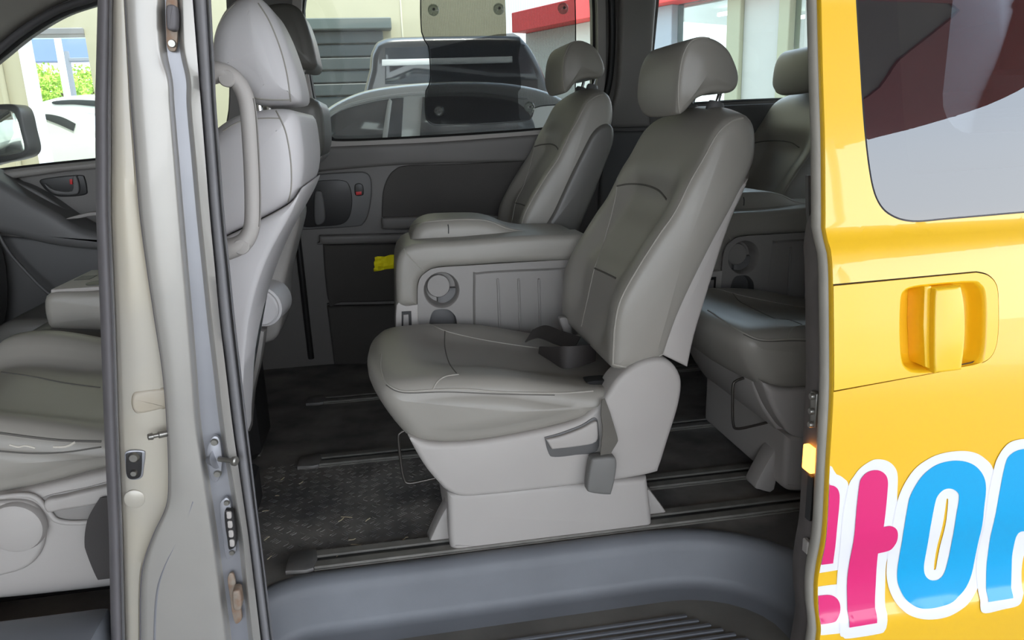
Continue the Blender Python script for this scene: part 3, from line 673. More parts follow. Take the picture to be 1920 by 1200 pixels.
# ---- roof, rear wall, front bulkhead, near rear quarter: close the cabin
rr = []
for k in range(11):
    x = -1.25+k*0.4; sec2 = []
    for j in range(13):
        a = math.radians(180*j/12); yy = 0.80+0.76*math.cos(a); zc = 1.84+0.10*math.sin(a)**0.5 if 0 < j < 12 else 1.84
        sec2.append(Vector((x, yy, zc)))
    rr.append(sec2)
ceil = rings_mesh('ceiling', rr, headliner, None, cap=False, closed=False, smooth=60); tag(ceil, kind='structure')
rr2 = [[Vector((p.x, 0.80+(p.y-0.80)*1.10, p.z+0.04)) for p in r] for r in rr]
rings_mesh('roof_skin', rr2, silver, ceil, cap=False, closed=False, smooth=60)
box('roof_rail', (-1.3, 0.0, 1.68), (2.72, 0.07, 1.88), silver, ceil, 0.02, 2)
wb = sheet('wall_back', [(0.02, ZF-0.1), (0.02, 1.92), (1.70, 1.92), (1.70, ZF-0.1)], [[Vector(p) for p in rrect(0.2, 1.25, 1.5, 1.80, 0.08)]], lambda a, b, d: Vector((2.72+d, a, b)), trim_m, None, thick=0.06); tag(wb, kind='structure')
wn4 = sheet('window_4', [Vector(p) for p in rrect(0.19, 1.24, 1.51, 1.81, 0.08)], [], lambda a, b, d: Vector((2.75+d, a, b)), glass_far); tag(wn4, kind='structure')
wl_ = sheet('wall_left', [(XR+0.03, 0.32), (XR+0.03, 1.80), (2.72, 1.80), (2.72, 0.32)], [[Vector(p) for p in rrect(0.98, 1.36, 2.5, 1.76, 0.07)]], lambda a, b, d: Vector((a, 0.02+d, b)), trim_m, None, thick=0.05); tag(wl_, kind='structure')
wn5 = sheet('window_5', [Vector(p) for p in rrect(0.97, 1.35, 2.51, 1.77, 0.07)], [], lambda a, b, d: Vector((a, 0.045+d, b)), glass_door); tag(wn5, kind='structure')
wf = box('wall_front', (-1.76, 0.0, 0.3), (-1.70, 1.74, 1.10), plast_dk); tag(wf, kind='structure')

# ---- mesh sunshade stuck to the far window with suction cups
def mesh_mat(name, opac, rgb):
    m = bpy.data.materials.new(name); m.use_nodes = True; n = m.node_tree.nodes; l = m.node_tree.links
    n.remove(n['Principled BSDF']); out = n['Material Output']
    tr = n.new('ShaderNodeBsdfTransparent'); df = n.new('ShaderNodeBsdfDiffuse'); df.inputs[0].default_value = (*lin(rgb), 1)
    mx = n.new('ShaderNodeMixShader'); t = n.new('ShaderNodeTexCoord'); wv = n.new('ShaderNodeTexWave'); wv.bands_direction = 'X'
    wv.inputs['Scale'].default_value = 100; l.new(t.outputs['Object'], wv.inputs['Vector'])
    mr = n.new('ShaderNodeMapRange'); mr.inputs['To Min'].default_value = opac-0.13; mr.inputs['To Max'].default_value = opac+0.13
    l.new(wv.outputs['Fac'], mr.inputs[0]); l.new(mr.outputs[0], mx.inputs[0])
    l.new(tr.outputs[0], mx.inputs[1]); l.new(df.outputs[0], mx.inputs[2]); l.new(mx.outputs[0], out.inputs[0]); MATS[name] = m; return m
msh = mesh_mat('sunshade_mesh', 0.68, (60, 60, 62))
shade = thing('window_sunshade', 'dark mesh sunshade held on the far side window by clear suction cups', 'sunshade', FFR(0.45, 1.4, 0.03))
so = fpx([(792, -40), (790, -10), (790, 30), (793, 66), (804, 82), (808, 120), (808, 152), (800, 168), (799, 200), (801, 222), (812, 233), (860, 234), (960, 229), (1000, 222), (1008, 200), (1083, 195), (1083, 195), (1084, 60), (1083, 0), (1082, -40), (1082, -40)], 4)
sheet('mesh_panel', so, [], lambda a, b, d: FFR(a, b, d+0.036), msh, shade)
sheet('mesh_pocket', fpx([(808, 90), (808, 90), (965, 60), (975, 110), (980, 160), (974, 175), (976, 218), (970, 226), (860, 232), (812, 230), (802, 215), (802, 170), (810, 150)], 4), [], lambda a, b, d: FFR(a, b, d+0.032), msh, shade)
tube('bound_edge', [FFR(q[0], q[1], 0.035) for q in resample(so, 80)], 0.0022, black_p, shade, 5, 1, True)
clear_m = glass_mat('clear_suction_rubber', (0.75, 0.78, 0.76), 0.12, 0.1, dust=0.12)
for a, b in ((814, 16), (938, 14), (1060, 13), (824, 207), (996, 200)):
    p = on_surf(a, b, yfar, 1.6)
    c = lathe('suction_cup', [(0.0001, -0.012), (0.004, -0.012), (0.005, -0.006), (0.012, -0.004), (0.019, 0.004), (0.020, 0.006)], (p.x, p.y+0.028, p.z), (0, 1, 0), clear_m, shade, 18)
    lathe('cup_knob', [(0.0001, -0.016), (0.0045, -0.015), (0.005, -0.011), (0.003, -0.009)], (p.x, p.y+0.028, p.z), (0, 1, 0), plast_dk, c, 12)

# dashboard and windscreen close the front of the cabin
dash = thing('dashboard', 'dark grey dashboard ahead of the front seats', 'dashboard', (-1.5, 0.85, 0.9))
puff('dash_top', spline([(-1.68, 0.75), (-1.68, 1.14), (-1.55, 1.20), (-1.38, 1.17), (-1.30, 1.05), (-1.34, 0.80), (-1.45, 0.72)], 4, True), 0.06, 1.62, 0.03, plast_dk, dash, 3)
for y in (0.35, 0.85, 1.35): puff('air_vent', [Vector(p) for p in rrect(-1.318, 1.02, -1.296, 1.08, 0.008)], y-0.06, y+0.06, 0.003, black_p, dash, 2)
ws = sheet('window_6', [Vector(p) for p in rrect(0.06, 1.14, 1.58, 1.90, 0.06)], [], lambda a, b, d: Vector((-1.70+(b-1.14)*0.62, a, b)), glass_mat('windscreen_glass', (0.55, 0.60, 0.58), 0.02)); tag(ws, kind='structure')
# ================================================================== SEATS
def sstep(a, b, x):
    t = max(0.0, min(1.0, (x-a)/(b-a))); return t*t*(3-2*t)
def pad(name, P, y0, y1, r, m, parent, M=72, ny=16, crown=0.012, deform=None, seg=5, r2=None):
    """upholstered pad: side outline P (x,z) lofted across the width with rounded, slightly crowned ends"""
    P = resample(P, M); rr_ = r2 if r2 is not None else r; rings = []
    def capr(Y, d, rad):
        Q = inset(P, rad); cx_ = sum(q[0] for q in Q)/M; cz_ = sum(q[1] for q in Q)/M; out = []
        for f in (0.04, 0.3, 0.55, 0.75, 0.9):
            out.append([Vector((cx_+(q[0]-cx_)*f, Y-d*crown*(1-f*f), cz_+(q[1]-cz_)*f)) for q in Q])
        return out
    rings += capr(y0, 1, r)
    for k in range(seg+1):
        a = math.pi/2*k/seg; rings.append([Vector((q[0], y0+r*(1-math.cos(a)), q[1])) for q in inset(P, r*(1-math.sin(a)))])
    for k in range(1, ny):
        Y = y0+r+(y1-rr_-y0-r)*k/ny; rings.append([Vector((q[0], Y, q[1])) for q in P])
    for k in range(seg+1):
        a = math.pi/2*(1-k/seg); rings.append([Vector((q[0], y1-rr_*(1-math.cos(a)), q[1])) for q in inset(P, rr_*(1-math.sin(a)))])
    rings += list(reversed(capr(y1, -1, rr_)))
    if deform: rings = [[deform(v) for v in rg] for rg in rings]
    return rings_mesh(name, rings, m, parent, smooth=60)

def bench_seat(Y0, Y1):
    """second-row seat by the open door"""
    YC = (Y0+Y1)/2; HW = (Y1-Y0)/2
    root = thing('van_seat', 'grey leather seat nearest the open door with a loose buckle at its side', 'seat', (0.3, YC, ZF+0.01), 'rear cabin seats')
    # cushion
    cp = spline(xz([(726, 722), (740, 712), (770, 706), (840, 702), (940, 706), (1040, 720), (1120, 728), (1225, 722), (1225, 722), (1225, 770), (1225, 770), (1112, 772), (1090, 783), (1007, 805), (907, 823), (840, 828), (800, 825), (777, 817), (757, 797), (735, 765), (724, 742)], Y0+0.03), 5, True)
    xs = [p[0] for p in cp]; x0, x1 = min(xs), max(xs); zt_ = max(p[1] for p in cp)
    def dc(v):
        s = (v.y-YC)/HW; f = 1-sstep(x0, x0+0.30, v.x); tp_ = sstep(zt_-0.10, zt_-0.02, v.z)
        v.x -= 0.040*(1-abs(s)**2.2)*f
        v.z += tp_*(-0.020*(1-sstep(0.35, 0.75, abs(s)))*sstep(x0+0.05, x0+0.18, v.x)+0.004)
        v.z -= 0.012*f*tp_*abs(s)**4
        return v
    cu = pad('cushion', cp, Y0, Y1, 0.034, leather, root, crown=0.014, deform=dc, ny=28, M=96)
    T = bvh(cu)
    seam('seam', T, [(715, 664), (714, 690), (722, 714), (740, 729), (765, 734), (813, 731), (873, 730), (940, 735), (1047, 737), (1112, 733)], 0.0022, seam_m, cu)
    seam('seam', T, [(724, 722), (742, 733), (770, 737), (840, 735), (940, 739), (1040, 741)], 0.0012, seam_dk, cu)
    seam('seam', T, [(812, 730), (820, 716), (835, 706), (860, 702)], 0.0018, seam_m, cu)
    seam('seam', T, [(806, 608), (840, 622), (900, 636), (960, 646), (1010, 653)], 0.0018, seam_m, cu)
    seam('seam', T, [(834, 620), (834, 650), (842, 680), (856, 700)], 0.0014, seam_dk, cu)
    # backrest
    bp = spline(xz([(1147, 683), (1147, 640), (1149, 612), (1158, 565), (1186, 510), (1230, 440), (1260, 397), (1290, 338), (1314, 297), (1335, 255), (1352, 233), (1374, 218), (1397, 215), (1414, 230), (1420, 262), (1416, 300), (1400, 337), (1370, 395), (1340, 450), (1300, 530), (1273, 590), (1255, 640), (1243, 665), (1200, 683), (1170, 689)], Y0+0.022), 4, True)
    B = Vector((bp[0][0], bp[0][1])); tq = max(bp, key=lambda p: p[1]); D = (Vector((tq[0], tq[1]))-B); Ln = D.length; D.normalize(); N = Vector((-D.y, D.x))
    def db(v):
        s = (v.y-YC)/HW; q = Vector((v.x, v.z))-B; vv = q.dot(D); nn = q.dot(N); t = vv/Ln
        front = sstep(-0.05, 0.0, nn)
        dip = 0.028*(1-sstep(0.45, 0.8, abs(s)))*sstep(0.0, 0.15, t)*(1-sstep(0.62, 0.8, t))
        nn -= front*dip
        nn += front*0.010*(1-sstep(0.0, 0.10, abs(t-0.30)))*(1-sstep(0.4, 0.7, abs(s)))
        vv += 0.03*(1-abs(s)**2)*sstep(0.75, 1.0, t)-0.005
        w = 1-0.10*sstep(0.7, 1.0, t)-0.03*(1-sstep(0, 0.25, t))
        q2 = B+D*vv+N*nn
        return Vector((q2.x, YC+(v.y-YC)*w if s > 0 else YC+(v.y-YC)*(1-(1-w)*0.35), q2.y))
    ba = pad('backrest', bp, Y0+0.005, Y1, 0.026, leather, root, crown=0.004, deform=db, ny=32, M=120, r2=0.03)
    T = bvh(ba)
    seam('seam', T, [(1149, 684), (1151, 640), (1153, 612), (1163, 565), (1192, 510), (1236, 441), (1266, 398), (1296, 338), (1320, 297), (1340, 260), (1356, 240), (1376, 226), (1393, 221)], 0.0022, seam_m, ba)
    seam('seam', T, [(1153, 300), (1157, 348), (1147, 400), (1130, 460), (1115, 503), (1102, 560), (1090, 613)], 0.0018, seam_m, ba)
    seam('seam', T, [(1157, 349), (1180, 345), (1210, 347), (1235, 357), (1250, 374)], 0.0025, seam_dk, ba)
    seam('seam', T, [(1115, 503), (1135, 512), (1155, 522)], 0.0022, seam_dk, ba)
    seam('seam', T, [(1148, 683), (1180, 688), (1215, 678), (1242, 664)], 0.0022, seam_m, ba)
    cvp = spline(xz([(1402, 335), (1402, 335), (1385, 374), (1370, 407), (1347, 473), (1320, 560), (1300, 627), (1287, 687), (1287, 687), (1240, 664), (1240, 664), (1254, 607), (1270, 550), (1297, 497), (1337, 423), (1370, 370)], Y0+0.02), 3, True)
    puff('back_cover', cvp, Y0+0.012, Y1-0.012, 0.006, plast, ba, 3)
    # headrest
    hy0, hy1 = YC-0.135, YC+0.135
    hp_ = spline(xz([(1277, 110), (1270, 150), (1269, 190), (1272, 215), (1282, 216), (1292, 206), (1306, 186), (1333, 175), (1367, 174), (1381, 162), (1384, 140), (1374, 110), (1360, 87), (1340, 73), (1315, 68), (1292, 78)], hy0+0.01), 4, True)
    hx = [p[0] for p in hp_]; hz = (min(p[1] for p in hp_), max(p[1] for p in hp_))
    def dh(v):
        s = (v.y-YC)/0.135
        v.x -= 0.008*(1-s*s)*(1-sstep(min(hx), min(hx)+0.06, v.x))
        z0, z1 = hz; t = (v.z-z0)/(z1-z0)
        w = 1-0.16*(1-sstep(0.0, 0.42, t))**2-0.07*sstep(0.75, 1.0, t)
        v.y = YC+(v.y-YC)*(w if s > 0 else 1-(1-w)*0.5)
        v.z += 0.016*abs(s)**3*(1-sstep(0.0, 0.3, t))*(1 if s > 0 else 0.3)
        return v
    hr = pad('headrest', hp_, hy0, hy1, 0.014, leather, root, crown=0.010, deform=dh, ny=14)
    T = bvh(hr)
    seam('seam', T, [(1330, 72), (1312, 71), (1294, 80), (1280, 108), (1273, 150), (1272, 190), (1275, 214)], 0.0020, seam_m, hr)
    for y in (YC-0.07, YC+0.07):
        p = at(1345, 191, YC-0.07); lathe('headrest_post', [(0.005, -0.05), (0.005, 0.06)], (p.x, y, p.z), (0.30, 0, 1), chrome, hr, 12)
        lathe('post_collar', [(0.019, -0.03), (0.019, -0.006), (0.016, 0.0), (0.006, 0.001)], (p.x-0.002, y, p.z), (0.30, 0, 1), plast_dk, ba, 16)
    # plastics
    sh = spline(xz([(765, 819), (765, 819), (800, 830), (840, 832), (907, 827), (1007, 809), (1080, 790), (1113, 768), (1135, 745), (1155, 714), (1180, 692), (1207, 677), (1240, 672), (1263, 683), (1277, 707), (1278, 735), (1270, 773), (1253, 827), (1237, 877), (1226, 888), (1153, 902), (980, 923), (900, 931), (865, 932), (840, 923), (823, 907), (800, 880), (780, 848)], Y0-0.002), 4, True)
    sd = puff('side_shield', sh, Y0-0.004, Y0+0.075, 0.012, plast, root, 4)
    bs = spline(xz([(768, 815), (768, 815), (1150, 770), (1150, 770), (1215, 880), (1215, 880), (900, 928), (850, 922), (810, 885), (782, 845)], Y0+0.05), 3, True)
    puff('base_shell', bs, Y0+0.05, Y1-0.02, 0.012, plast, root, 3)
    lv = spline(xz([(1023, 823), (1023, 823), (1050, 817), (1090, 802), (1115, 789), (1120, 800), (1117, 827), (1080, 836), (1034, 841), (1034, 841)], Y0-0.01), 4, True)
    rp = spline(xz([(1021, 820), (1021, 820), (1050, 812), (1090, 797), (1115, 783), (1122, 800), (1120, 845), (1080, 853), (1040, 857), (1029, 850)], Y0-0.006), 4, True)
    puff('lever_recess', rp, Y0-0.0065, Y0+0.003, 0.001, plast_dk, sd, 2)  # dark plate draws the shadow line of the recess around the lever
    puff('recline_lever', lv, Y0-0.016, Y0-0.002, 0.004, plast, sd, 3)
    lb = spline(xz([(838, 925), (838, 925), (840, 950), (843, 1018), (850, 1031), (873, 1037), (940, 1033), (1080, 1016), (1133, 1009), (1200, 1000), (1218, 992), (1223, 980), (1218, 930), (1214, 896), (1214, 896)], Y0+0.012), 4, True)
    puff('base_cover', lb, Y0+0.010, Y1-0.03, 0.014, plast, root, 4)
    for pix in ([(803, 1024), (808, 1006), (832, 957), (845, 950), (846, 1028), (815, 1029)], [(1212, 918), (1226, 928), (1252, 964), (1250, 968), (1225, 973), (1212, 975)]):
        puff('rail_foot', spline(xz(pix, Y0+0.06), 3, True), Y0+0.055, Y0+0.11, 0.006, plast, root, 2)
    tube('adjuster_bar', [at(a, b, Y0+0.10) for a, b in ((790, 798), (764, 806), (752, 811), (747, 822), (752, 868), (757, 896), (766, 906), (800, 900), (850, 888))], 0.0034, mat('dark_bar_steel', (92, 88, 84), 0.35, metal=0.8), root, 8)
    return root
s_near = bench_seat(0.245, 0.735)

# ---- folded middle seat: leather block with plastic back holding a cup holder
def folded_seat():
    Y0, Y1 = 0.785, 1.06
    root = thing('folded_seat', 'folded middle seat with cup holder panel beside the nearest seat', 'seat', (0.25, 0.92, ZF+0.01), 'folded middle seats')
    bo = spline(xz([(743, 640), (743, 640), (742, 560), (742, 500), (748, 474), (762, 460), (790, 453), (860, 449), (920, 444), (990, 439), (1075, 437), (1075, 437), (1095, 640), (1095, 640)], Y0+0.02), 4, True)
    ib = spline(xz([(784, 571), (783, 556), (785, 524), (800, 507), (820, 499), (880, 495), (960, 490), (1090, 485), (1090, 485)], Y0+0.02), 4, False)
    b = pad('leather_body', bo, Y0+0.07, Y1, 0.022, leather, root, crown=0.0)
    oz = [tuple(v) for v in spline(xz([(744, 571), (742, 545), (742, 500), (748, 474), (762, 460), (790, 453), (860, 449), (920, 444), (990, 439), (1092, 437)], Y0+0.02), 4, False)]
    rim = puff('leather_rim', [Vector(v) for v in oz]+[Vector(v) for v in reversed(ib)], Y0-0.012, Y0+0.10, 0.020, leather, root, 5, r1=0.0)
    hu = spline(xz([(776, 500), (768, 464), (772, 440), (782, 424), (806, 412), (850, 409), (900, 409), (930, 415), (965, 428), (1020, 434), (1080, 436), (1080, 500), (1080, 500)], Y0+0.10), 4, True)
    h = pad('leather_hump', hu, Y0+0.075, Y1+0.005, 0.03, leather, root, crown=0.002)
    T = bvh(h)
    seam('seam', T, [(752, 440), (764, 428), (790, 418), (840, 413), (890, 412), (920, 416), (950, 428), (980, 434)], 0.0018, seam_m, h)
    seam('seam', T, [(840, 421), (841, 428), (841, 438)], 0.0016, black_p, h)
    T = bvh(rim)
    seam('seam', T, [(757, 466), (765, 478), (780, 494), (795, 508)], 0.0022, seam_m, rim)
    # hard panel
    cupc = (828, 544); cup = [(cupc[0]+34*math.cos(2*math.pi*k/16), cupc[1]+34*math.sin(2*math.pi*k/16)) for k in range(16)]
    YP = Y0-0.006
    po = spline(xz([(786, 645), (786, 645), (783, 560), (786, 526), (800, 510), (820, 502), (880, 498), (960, 493), (1068, 487), (1068, 487), (1085, 645), (1085, 645)], YP), 4, True)
    hc = spline(xz(cup, YP), 2, True)
    hn = spline(xz([(812, 584), (822, 580), (838, 580), (848, 586), (856, 600), (858, 642), (858, 642), (802, 642), (802, 642), (806, 600)], YP), 3, True)
    hs = spline(xz([(887, 640), (887, 640), (887, 522), (895, 511), (960, 506), (1062, 502), (1062, 502), (1070, 640), (1070, 640)], YP), 3, True)
    pn = sheet('back_panel', po, [hc, hn, hs], FY(YP), plast_mid, root, thick=0.008)
    def bowl_(name, H, secs, m):
        rg = [[Vector((q[0], YP+d, q[1])) for q in inset(H, i_)] for i_, d in secs]
        o = rings_mesh(name, rg+[rg[-1]], m, pn, cap=False, smooth=50)
        bm = bmesh.new(); bm.faces.new([bm.verts.new(v) for v in rg[-1]]); finish('recess_floor', bm, m, o, 0); return o
    bowl_('cup_holder', hc, [(0, 0), (0.002, 0.003), (0.004, 0.02), (0.008, 0.05)], plast_mid)
    bowl_('cup_neck', hn, [(0, 0), (0.001, 0.003), (0.003, 0.03)], plast_dk)
    lathe('cup_flap', [(0.0001, -0.003), (0.030, -0.003), (0.032, 0.0), (0.032, 0.004)], at(822, 536, YP+0.035), (0, 1, 0), plast_mid, pn, 24)
    so_ = bowl_('storage_recess', hs, [(0, 0), (0.002, 0.003), (0.006, 0.016), (0.010, 0.018)], plast_mid)
    for a in (933, 972, 1010):
        p0 = at(a, 522, YP+0.017); p1 = at(a+1, 640, YP+0.017)
        box('recess_rib', (p0.x-0.003, YP+0.013, p1.z), (p0.x+0.003, YP+0.019, p0.z), plast_mid, so_, 0.0015, 1)
    lt_ = puff('latch_housing', spline(xz([(743, 572), (760, 573), (784, 570), (784, 570), (785, 645), (785, 645), (743, 645), (743, 645)], YP), 3, True), YP-0.004, YP+0.05, 0.004, plast, root, 2)
    puff('latch_slot', xz([(753, 584), (771, 583), (773, 640), (753, 640)], YP-0.004), YP-0.005, YP+0.01, 0.0005, black_p, lt_, 1)
    puff('latch_handle', xz([(756, 590), (766, 589), (768, 640), (756, 640)], YP-0.006), YP-0.009, YP+0.01, 0.002, plast_mid, lt_, 2)
    box('pedestal', (0.12, Y0+0.03, ZF), (0.42, Y1-0.03, 0.98), plast_dk, root, 0.02, 2)
    return root
s_mid = folded_seat()

# ---- far seat of the second row: same seat without the tilt base, with an armrest folded up against it
def off_copy(src, off, label, group=None):
    c = copy_tree(src, off); c['label'] = label
    if group: c['group'] = group
    return c
s_far = off_copy(s_near, (-0.045, 0.84, 0.085), 'dark grey leather seat by the far door with an armrest folded upright')
for ch in [k for k in COL.objects if k.parent == s_far]:
    if ch.name.split('.')[0] not in ('backrest', 'headrest'): ch.location.x += 0.21
def upright_armrest(Y, pixA, name, w):
    P = spline(xz(pixA, Y), 4, True); return P
arm = pad('folded_armrest', spline(xz([(1022, 432), (1040, 395), (1065, 340), (1092, 285), (1110, 252), (1126, 236), (1142, 232), (1151, 243), (1150, 268), (1135, 310), (1112, 370), (1090, 420), (1082, 440), (1050, 445)], 1.08), 4, True), 1.075, 1.12, 0.014, leather_shade, None, crown=0.002)
arm.parent = s_far; arm.matrix_parent_inverse = Matrix.Translation(s_far.location).inverted()
s_3near = off_copy(s_near, (0.795, 0.03, 0.035), 'grey leather seat behind the yellow door edge, cushion front showing')
s_3far = off_copy(s_far, (0.86, 0.02, -0.02), 'rear row dark grey seat standing before the rear side window')
_a = at(828, 544, 0.785); _b = at(1393, 483, 0.81)
s_3mid = off_copy(s_mid, (_b.x-_a.x, 0.025, _b.z-_a.z), 'rear row folded middle seat with dark cup holder beside the door edge')

# ---- driver's seat
drv = thing('driver_seat', 'light grey driver seat behind the silver pillar, cushion edge torn', 'seat', (-0.55, 0.45, ZF))
hp_ = spline(xz([(398, 110), (402, 62), (418, 22), (445, -4), (475, -10), (503, 10), (528, 55), (547, 105), (560, 150), (565, 183), (556, 194), (520, 198), (482, 196), (462, 178), (445, 160), (420, 148), (404, 135)], 0.40), 4, True)
hr = pad('headrest', hp_, 0.375, 0.63, 0.042, leather_drv, drv, crown=0.003, ny=12, seg=8)
T = bvh(hr)
seam('seam', T, [(484, 6), (505, 40), (525, 90), (538, 140), (545, 190)], 0.0016, seam_m, hr)
seam('seam', T, [(412, 150), (404, 125), (401, 100), (406, 62), (420, 30), (440, 8)], 0.0022, seam_m, hr)
seam('seam', T, [(466, 176), (480, 184), (510, 187), (545, 187)], 0.0018, seam_m, hr)
for y in (0.43, 0.57): lathe('headrest_post', [(0.006, 0), (0.006, 0.12)], (at(500, 230, 0.5).x, y, at(500, 230, 0.5).z), (0, 0, 1), chrome, hr, 10)
bb = pad('backrest', spline(xz([(340, 300), (380, 262), (412, 234), (445, 215), (490, 206), (532, 204), (556, 214), (566, 262), (569, 312), (562, 350), (545, 378), (500, 405), (430, 440), (350, 475), (330, 400)], 0.28), 4, True), 0.26, 0.74, 0.042, leather_drv, drv, crown=0.003, ny=16, seg=8)
T = bvh(bb)
seam('seam', T, [(518, 208), (535, 245), (545, 300), (546, 350), (540, 378)], 0.0016, seam_m, bb)
seam('seam', T, [(418, 246), (450, 228), (490, 222), (525, 222)], 0.0016, seam_m, bb)
puff('back_cover', spline(xz([(566, 352), (558, 376), (541, 410), (516, 455), (495, 500), (478, 552), (466, 612), (458, 690), (452, 800), (440, 850), (340, 850), (340, 850), (345, 482), (345, 482), (430, 442), (500, 407), (545, 380)], 0.27), 4, True), 0.262, 0.73, 0.012, leather_drv, drv, 3, F=lambda x, y, z: Vector((x, 0.262+(y-0.262)*(0.30+0.70*sstep(0.92, 1.26, z)), z)))
dcp = spline(xz([(-230, 850), (-190, 810), (-100, 798), (0, 806), (100, 814), (200, 822), (330, 826), (345, 850), (330, 868), (200, 882), (100, 908), (0, 928), (-120, 935), (-210, 905)], 0.20), 4, True)
xs = [p[0] for p in dcp]; ztd = max(p[1] for p in dcp)
def dd(v):
    s = (v.y-0.44)/0.25; tp_ = sstep(ztd-0.09, ztd-0.01, v.z)
    v.z += tp_*(0.055*sstep(0.45, 0.75, s)*(1-0.6*sstep(0.88, 1.0, s))+0.016*sstep(0.6, 0.8, -s)*(1-sstep(0.85, 1, -s)))
    return v
dcu = pad('cushion', dcp, 0.19, 0.69, 0.030, leather_shade if False else leather, drv, crown=0.010, deform=dd, ny=28)
T = bvh(dcu)
seam('seam', T, [(2, 698), (60, 706), (120, 718), (188, 727)], 0.0018, seam_dk, dcu)
seam('seam', T, [(0, 846), (60, 850), (120, 848), (190, 838)], 0.0016, seam_dk, dcu)
seam('tear', T, [(100, 838), (118, 838), (130, 835), (141, 829)], 0.0022, mat('torn_foam', (206, 200, 188), 0.9), dcu)
seam('tear', T, [(18, 834), (34, 838), (48, 836), (66, 840)], 0.0018, MATS['torn_foam'], dcu)
seam('seam', T, [(0, 812), (60, 820), (120, 826), (190, 828)], 0.0022, seam_dk, dcu)
dsh = puff('side_shield', spline(xz([(-220, 935), (-120, 940), (0, 930), (100, 908), (200, 884), (330, 862), (345, 900), (345, 1070), (320, 1085), (205, 1102), (100, 1114), (0, 1124), (-150, 1134), (-220, 1120)], 0.18), 4, True), 0.178, 0.26, 0.012, plast, drv, 4)
dk = puff('dial_shroud', spline(xz([(-40, 945), (0, 938), (50, 937), (78, 955), (88, 985), (82, 1025), (60, 1055), (20, 1072), (-60, 1080), (-80, 1000)], 0.176), 4, True), 0.166, 0.19, 0.008, plast, dsh, 3)
pc = at(32, 988, 0.166); lathe('adjuster_dial', [(0.0001, -0.012), (0.040, -0.012), (0.046, -0.009), (0.049, 0.0), (0.049, 0.006)], pc, (0, 1, 0), plast, dk, 32)
puff('recline_lever', spline(xz([(88, 935), (120, 928), (160, 918), (230, 905), (230, 930), (170, 944), (120, 952), (92, 956)], 0.17), 4, True), 0.158, 0.19, 0.006, plast, dsh, 3)
puff('lever_recess', spline(xz([(86, 930), (82, 945), (100, 965), (118, 978), (180, 974), (240, 968), (240, 900), (160, 914)], 0.177), 4, True), 0.1755, 0.19, 0.001, plast_mid, dsh, 2)
tube('shroud_edge', [at(a, b, 0.172) for a, b in ((0, 932), (45, 928), (70, 935), (92, 960), (108, 976), (150, 980), (240, 972))], 0.005, plast, dsh)
box('seat_mount', (-0.95, 0.27, ZF), (-0.36, 0.62, ZF+0.10), black_p, drv, 0.01, 1)
bt = ribbon('seat_belt', [at(a, b, 0.15) for a, b in ((215, 930), (195, 970), (188, 1020), (200, 1085))], [Vector((0.05, 0.0, 0)), Vector((0.055, 0.005, 0.0)), Vector((0.05, 0.01, 0)), Vector((0.03, 0, 0))], 0.002, belt_m)
tag(bt, 'dark webbing strap hanging beside the driver seat next to the pillar', 'seat belt')

# ---- front middle seat, folded into a tray, and front passenger seat
fm = thing('front_middle_seat', 'front middle seat folded flat into a tray with cup holders', 'seat', (-0.7, 0.95, ZF))
tb = pad('folded_back', spline(xz([(86, 575), (88, 555), (100, 547), (130, 545), (250, 545), (420, 545), (420, 620), (250, 620), (110, 616), (92, 602)], 0.84), 4, True), 0.82, 1.13, 0.02, leather, fm, crown=0.004)
zt2 = max(v.co.z for v in tb.data.vertices); xt0 = min(v.co.x for v in tb.data.vertices)
tr = box('tray_deck', (xt0+0.02, 0.835, zt2-0.006), (xt0+0.42, 1.115, zt2+0.006), plast, fm, 0.005, 2)
for (dx, dy, r_) in ((0.13, 0.885, 0.036), (0.155, 0.985, 0.036), (0.235, 0.90, 0.036), (0.21, 1.06, 0.030)):
    lathe('cup_holder', [(r_+0.004, 0.0062), (r_+0.004, 0.008), (r_, 0.008), (r_*0.9, 0.0066), (0.0001, 0.0066)], (xt0+dx, dy, zt2), (0, 0, 1), plast_dk, tr, 24)
box('coin_slot', (xt0+0.035, 0.95, zt2+0.006), (xt0+0.075, 1.01, zt2+0.0075), plast_dk, tr, 0.0005, 1)
pad('cushion', spline(xz([(30, 665), (45, 635), (80, 610), (130, 606), (300, 612), (430, 620), (430, 720), (60, 720), (34, 700)], 0.88), 4, True), 0.80, 1.14, 0.03, leather_shade, fm, crown=0.01)
box('pedestal', (-0.98, 0.85, ZF), (-0.40, 1.08, 0.80), black_p, fm, 0.02, 1)
rcl = lathe('recliner_cover', [(0.0001, 0.0), (0.046, 0.0), (0.050, 0.004), (0.050, 0.012), (0.056, 0.014), (0.056, 0.09), (0.05, 0.10)], at(486, 578, 0.80), (0.25, 1, 0.1), leather_drv, fm, 28)
puff('back_frame', spline(xz([(552, 392), (562, 410), (548, 470), (532, 540), (530, 590), (512, 640), (440, 640), (440, 560), (490, 480), (520, 425)], 0.87), 4, True), 0.87, 1.08, 0.015, plast_mid, fm, 3)
puff('hinge_panel', spline(xz([(440, 630), (496, 622), (496, 622), (488, 680), (474, 740), (468, 810), (468, 810), (430, 810), (430, 810)], 0.80), 3, True), 0.80, 0.86, 0.006, plast_mid, fm, 2)
fp = thing('passenger_seat', 'shade-darkened grey front passenger seat with headrest in front of the far window', 'seat', (-0.5, 1.3, ZF))
hq = pad('headrest', spline(xz([(486, 40), (495, 14), (515, 5), (545, 6), (566, 22), (582, 62), (592, 104), (594, 122), (584, 131), (560, 128), (520, 118), (490, 100)], 1.16), 4, True), 1.15, 1.41, 0.03, leather_shade, fp, crown=0.012)
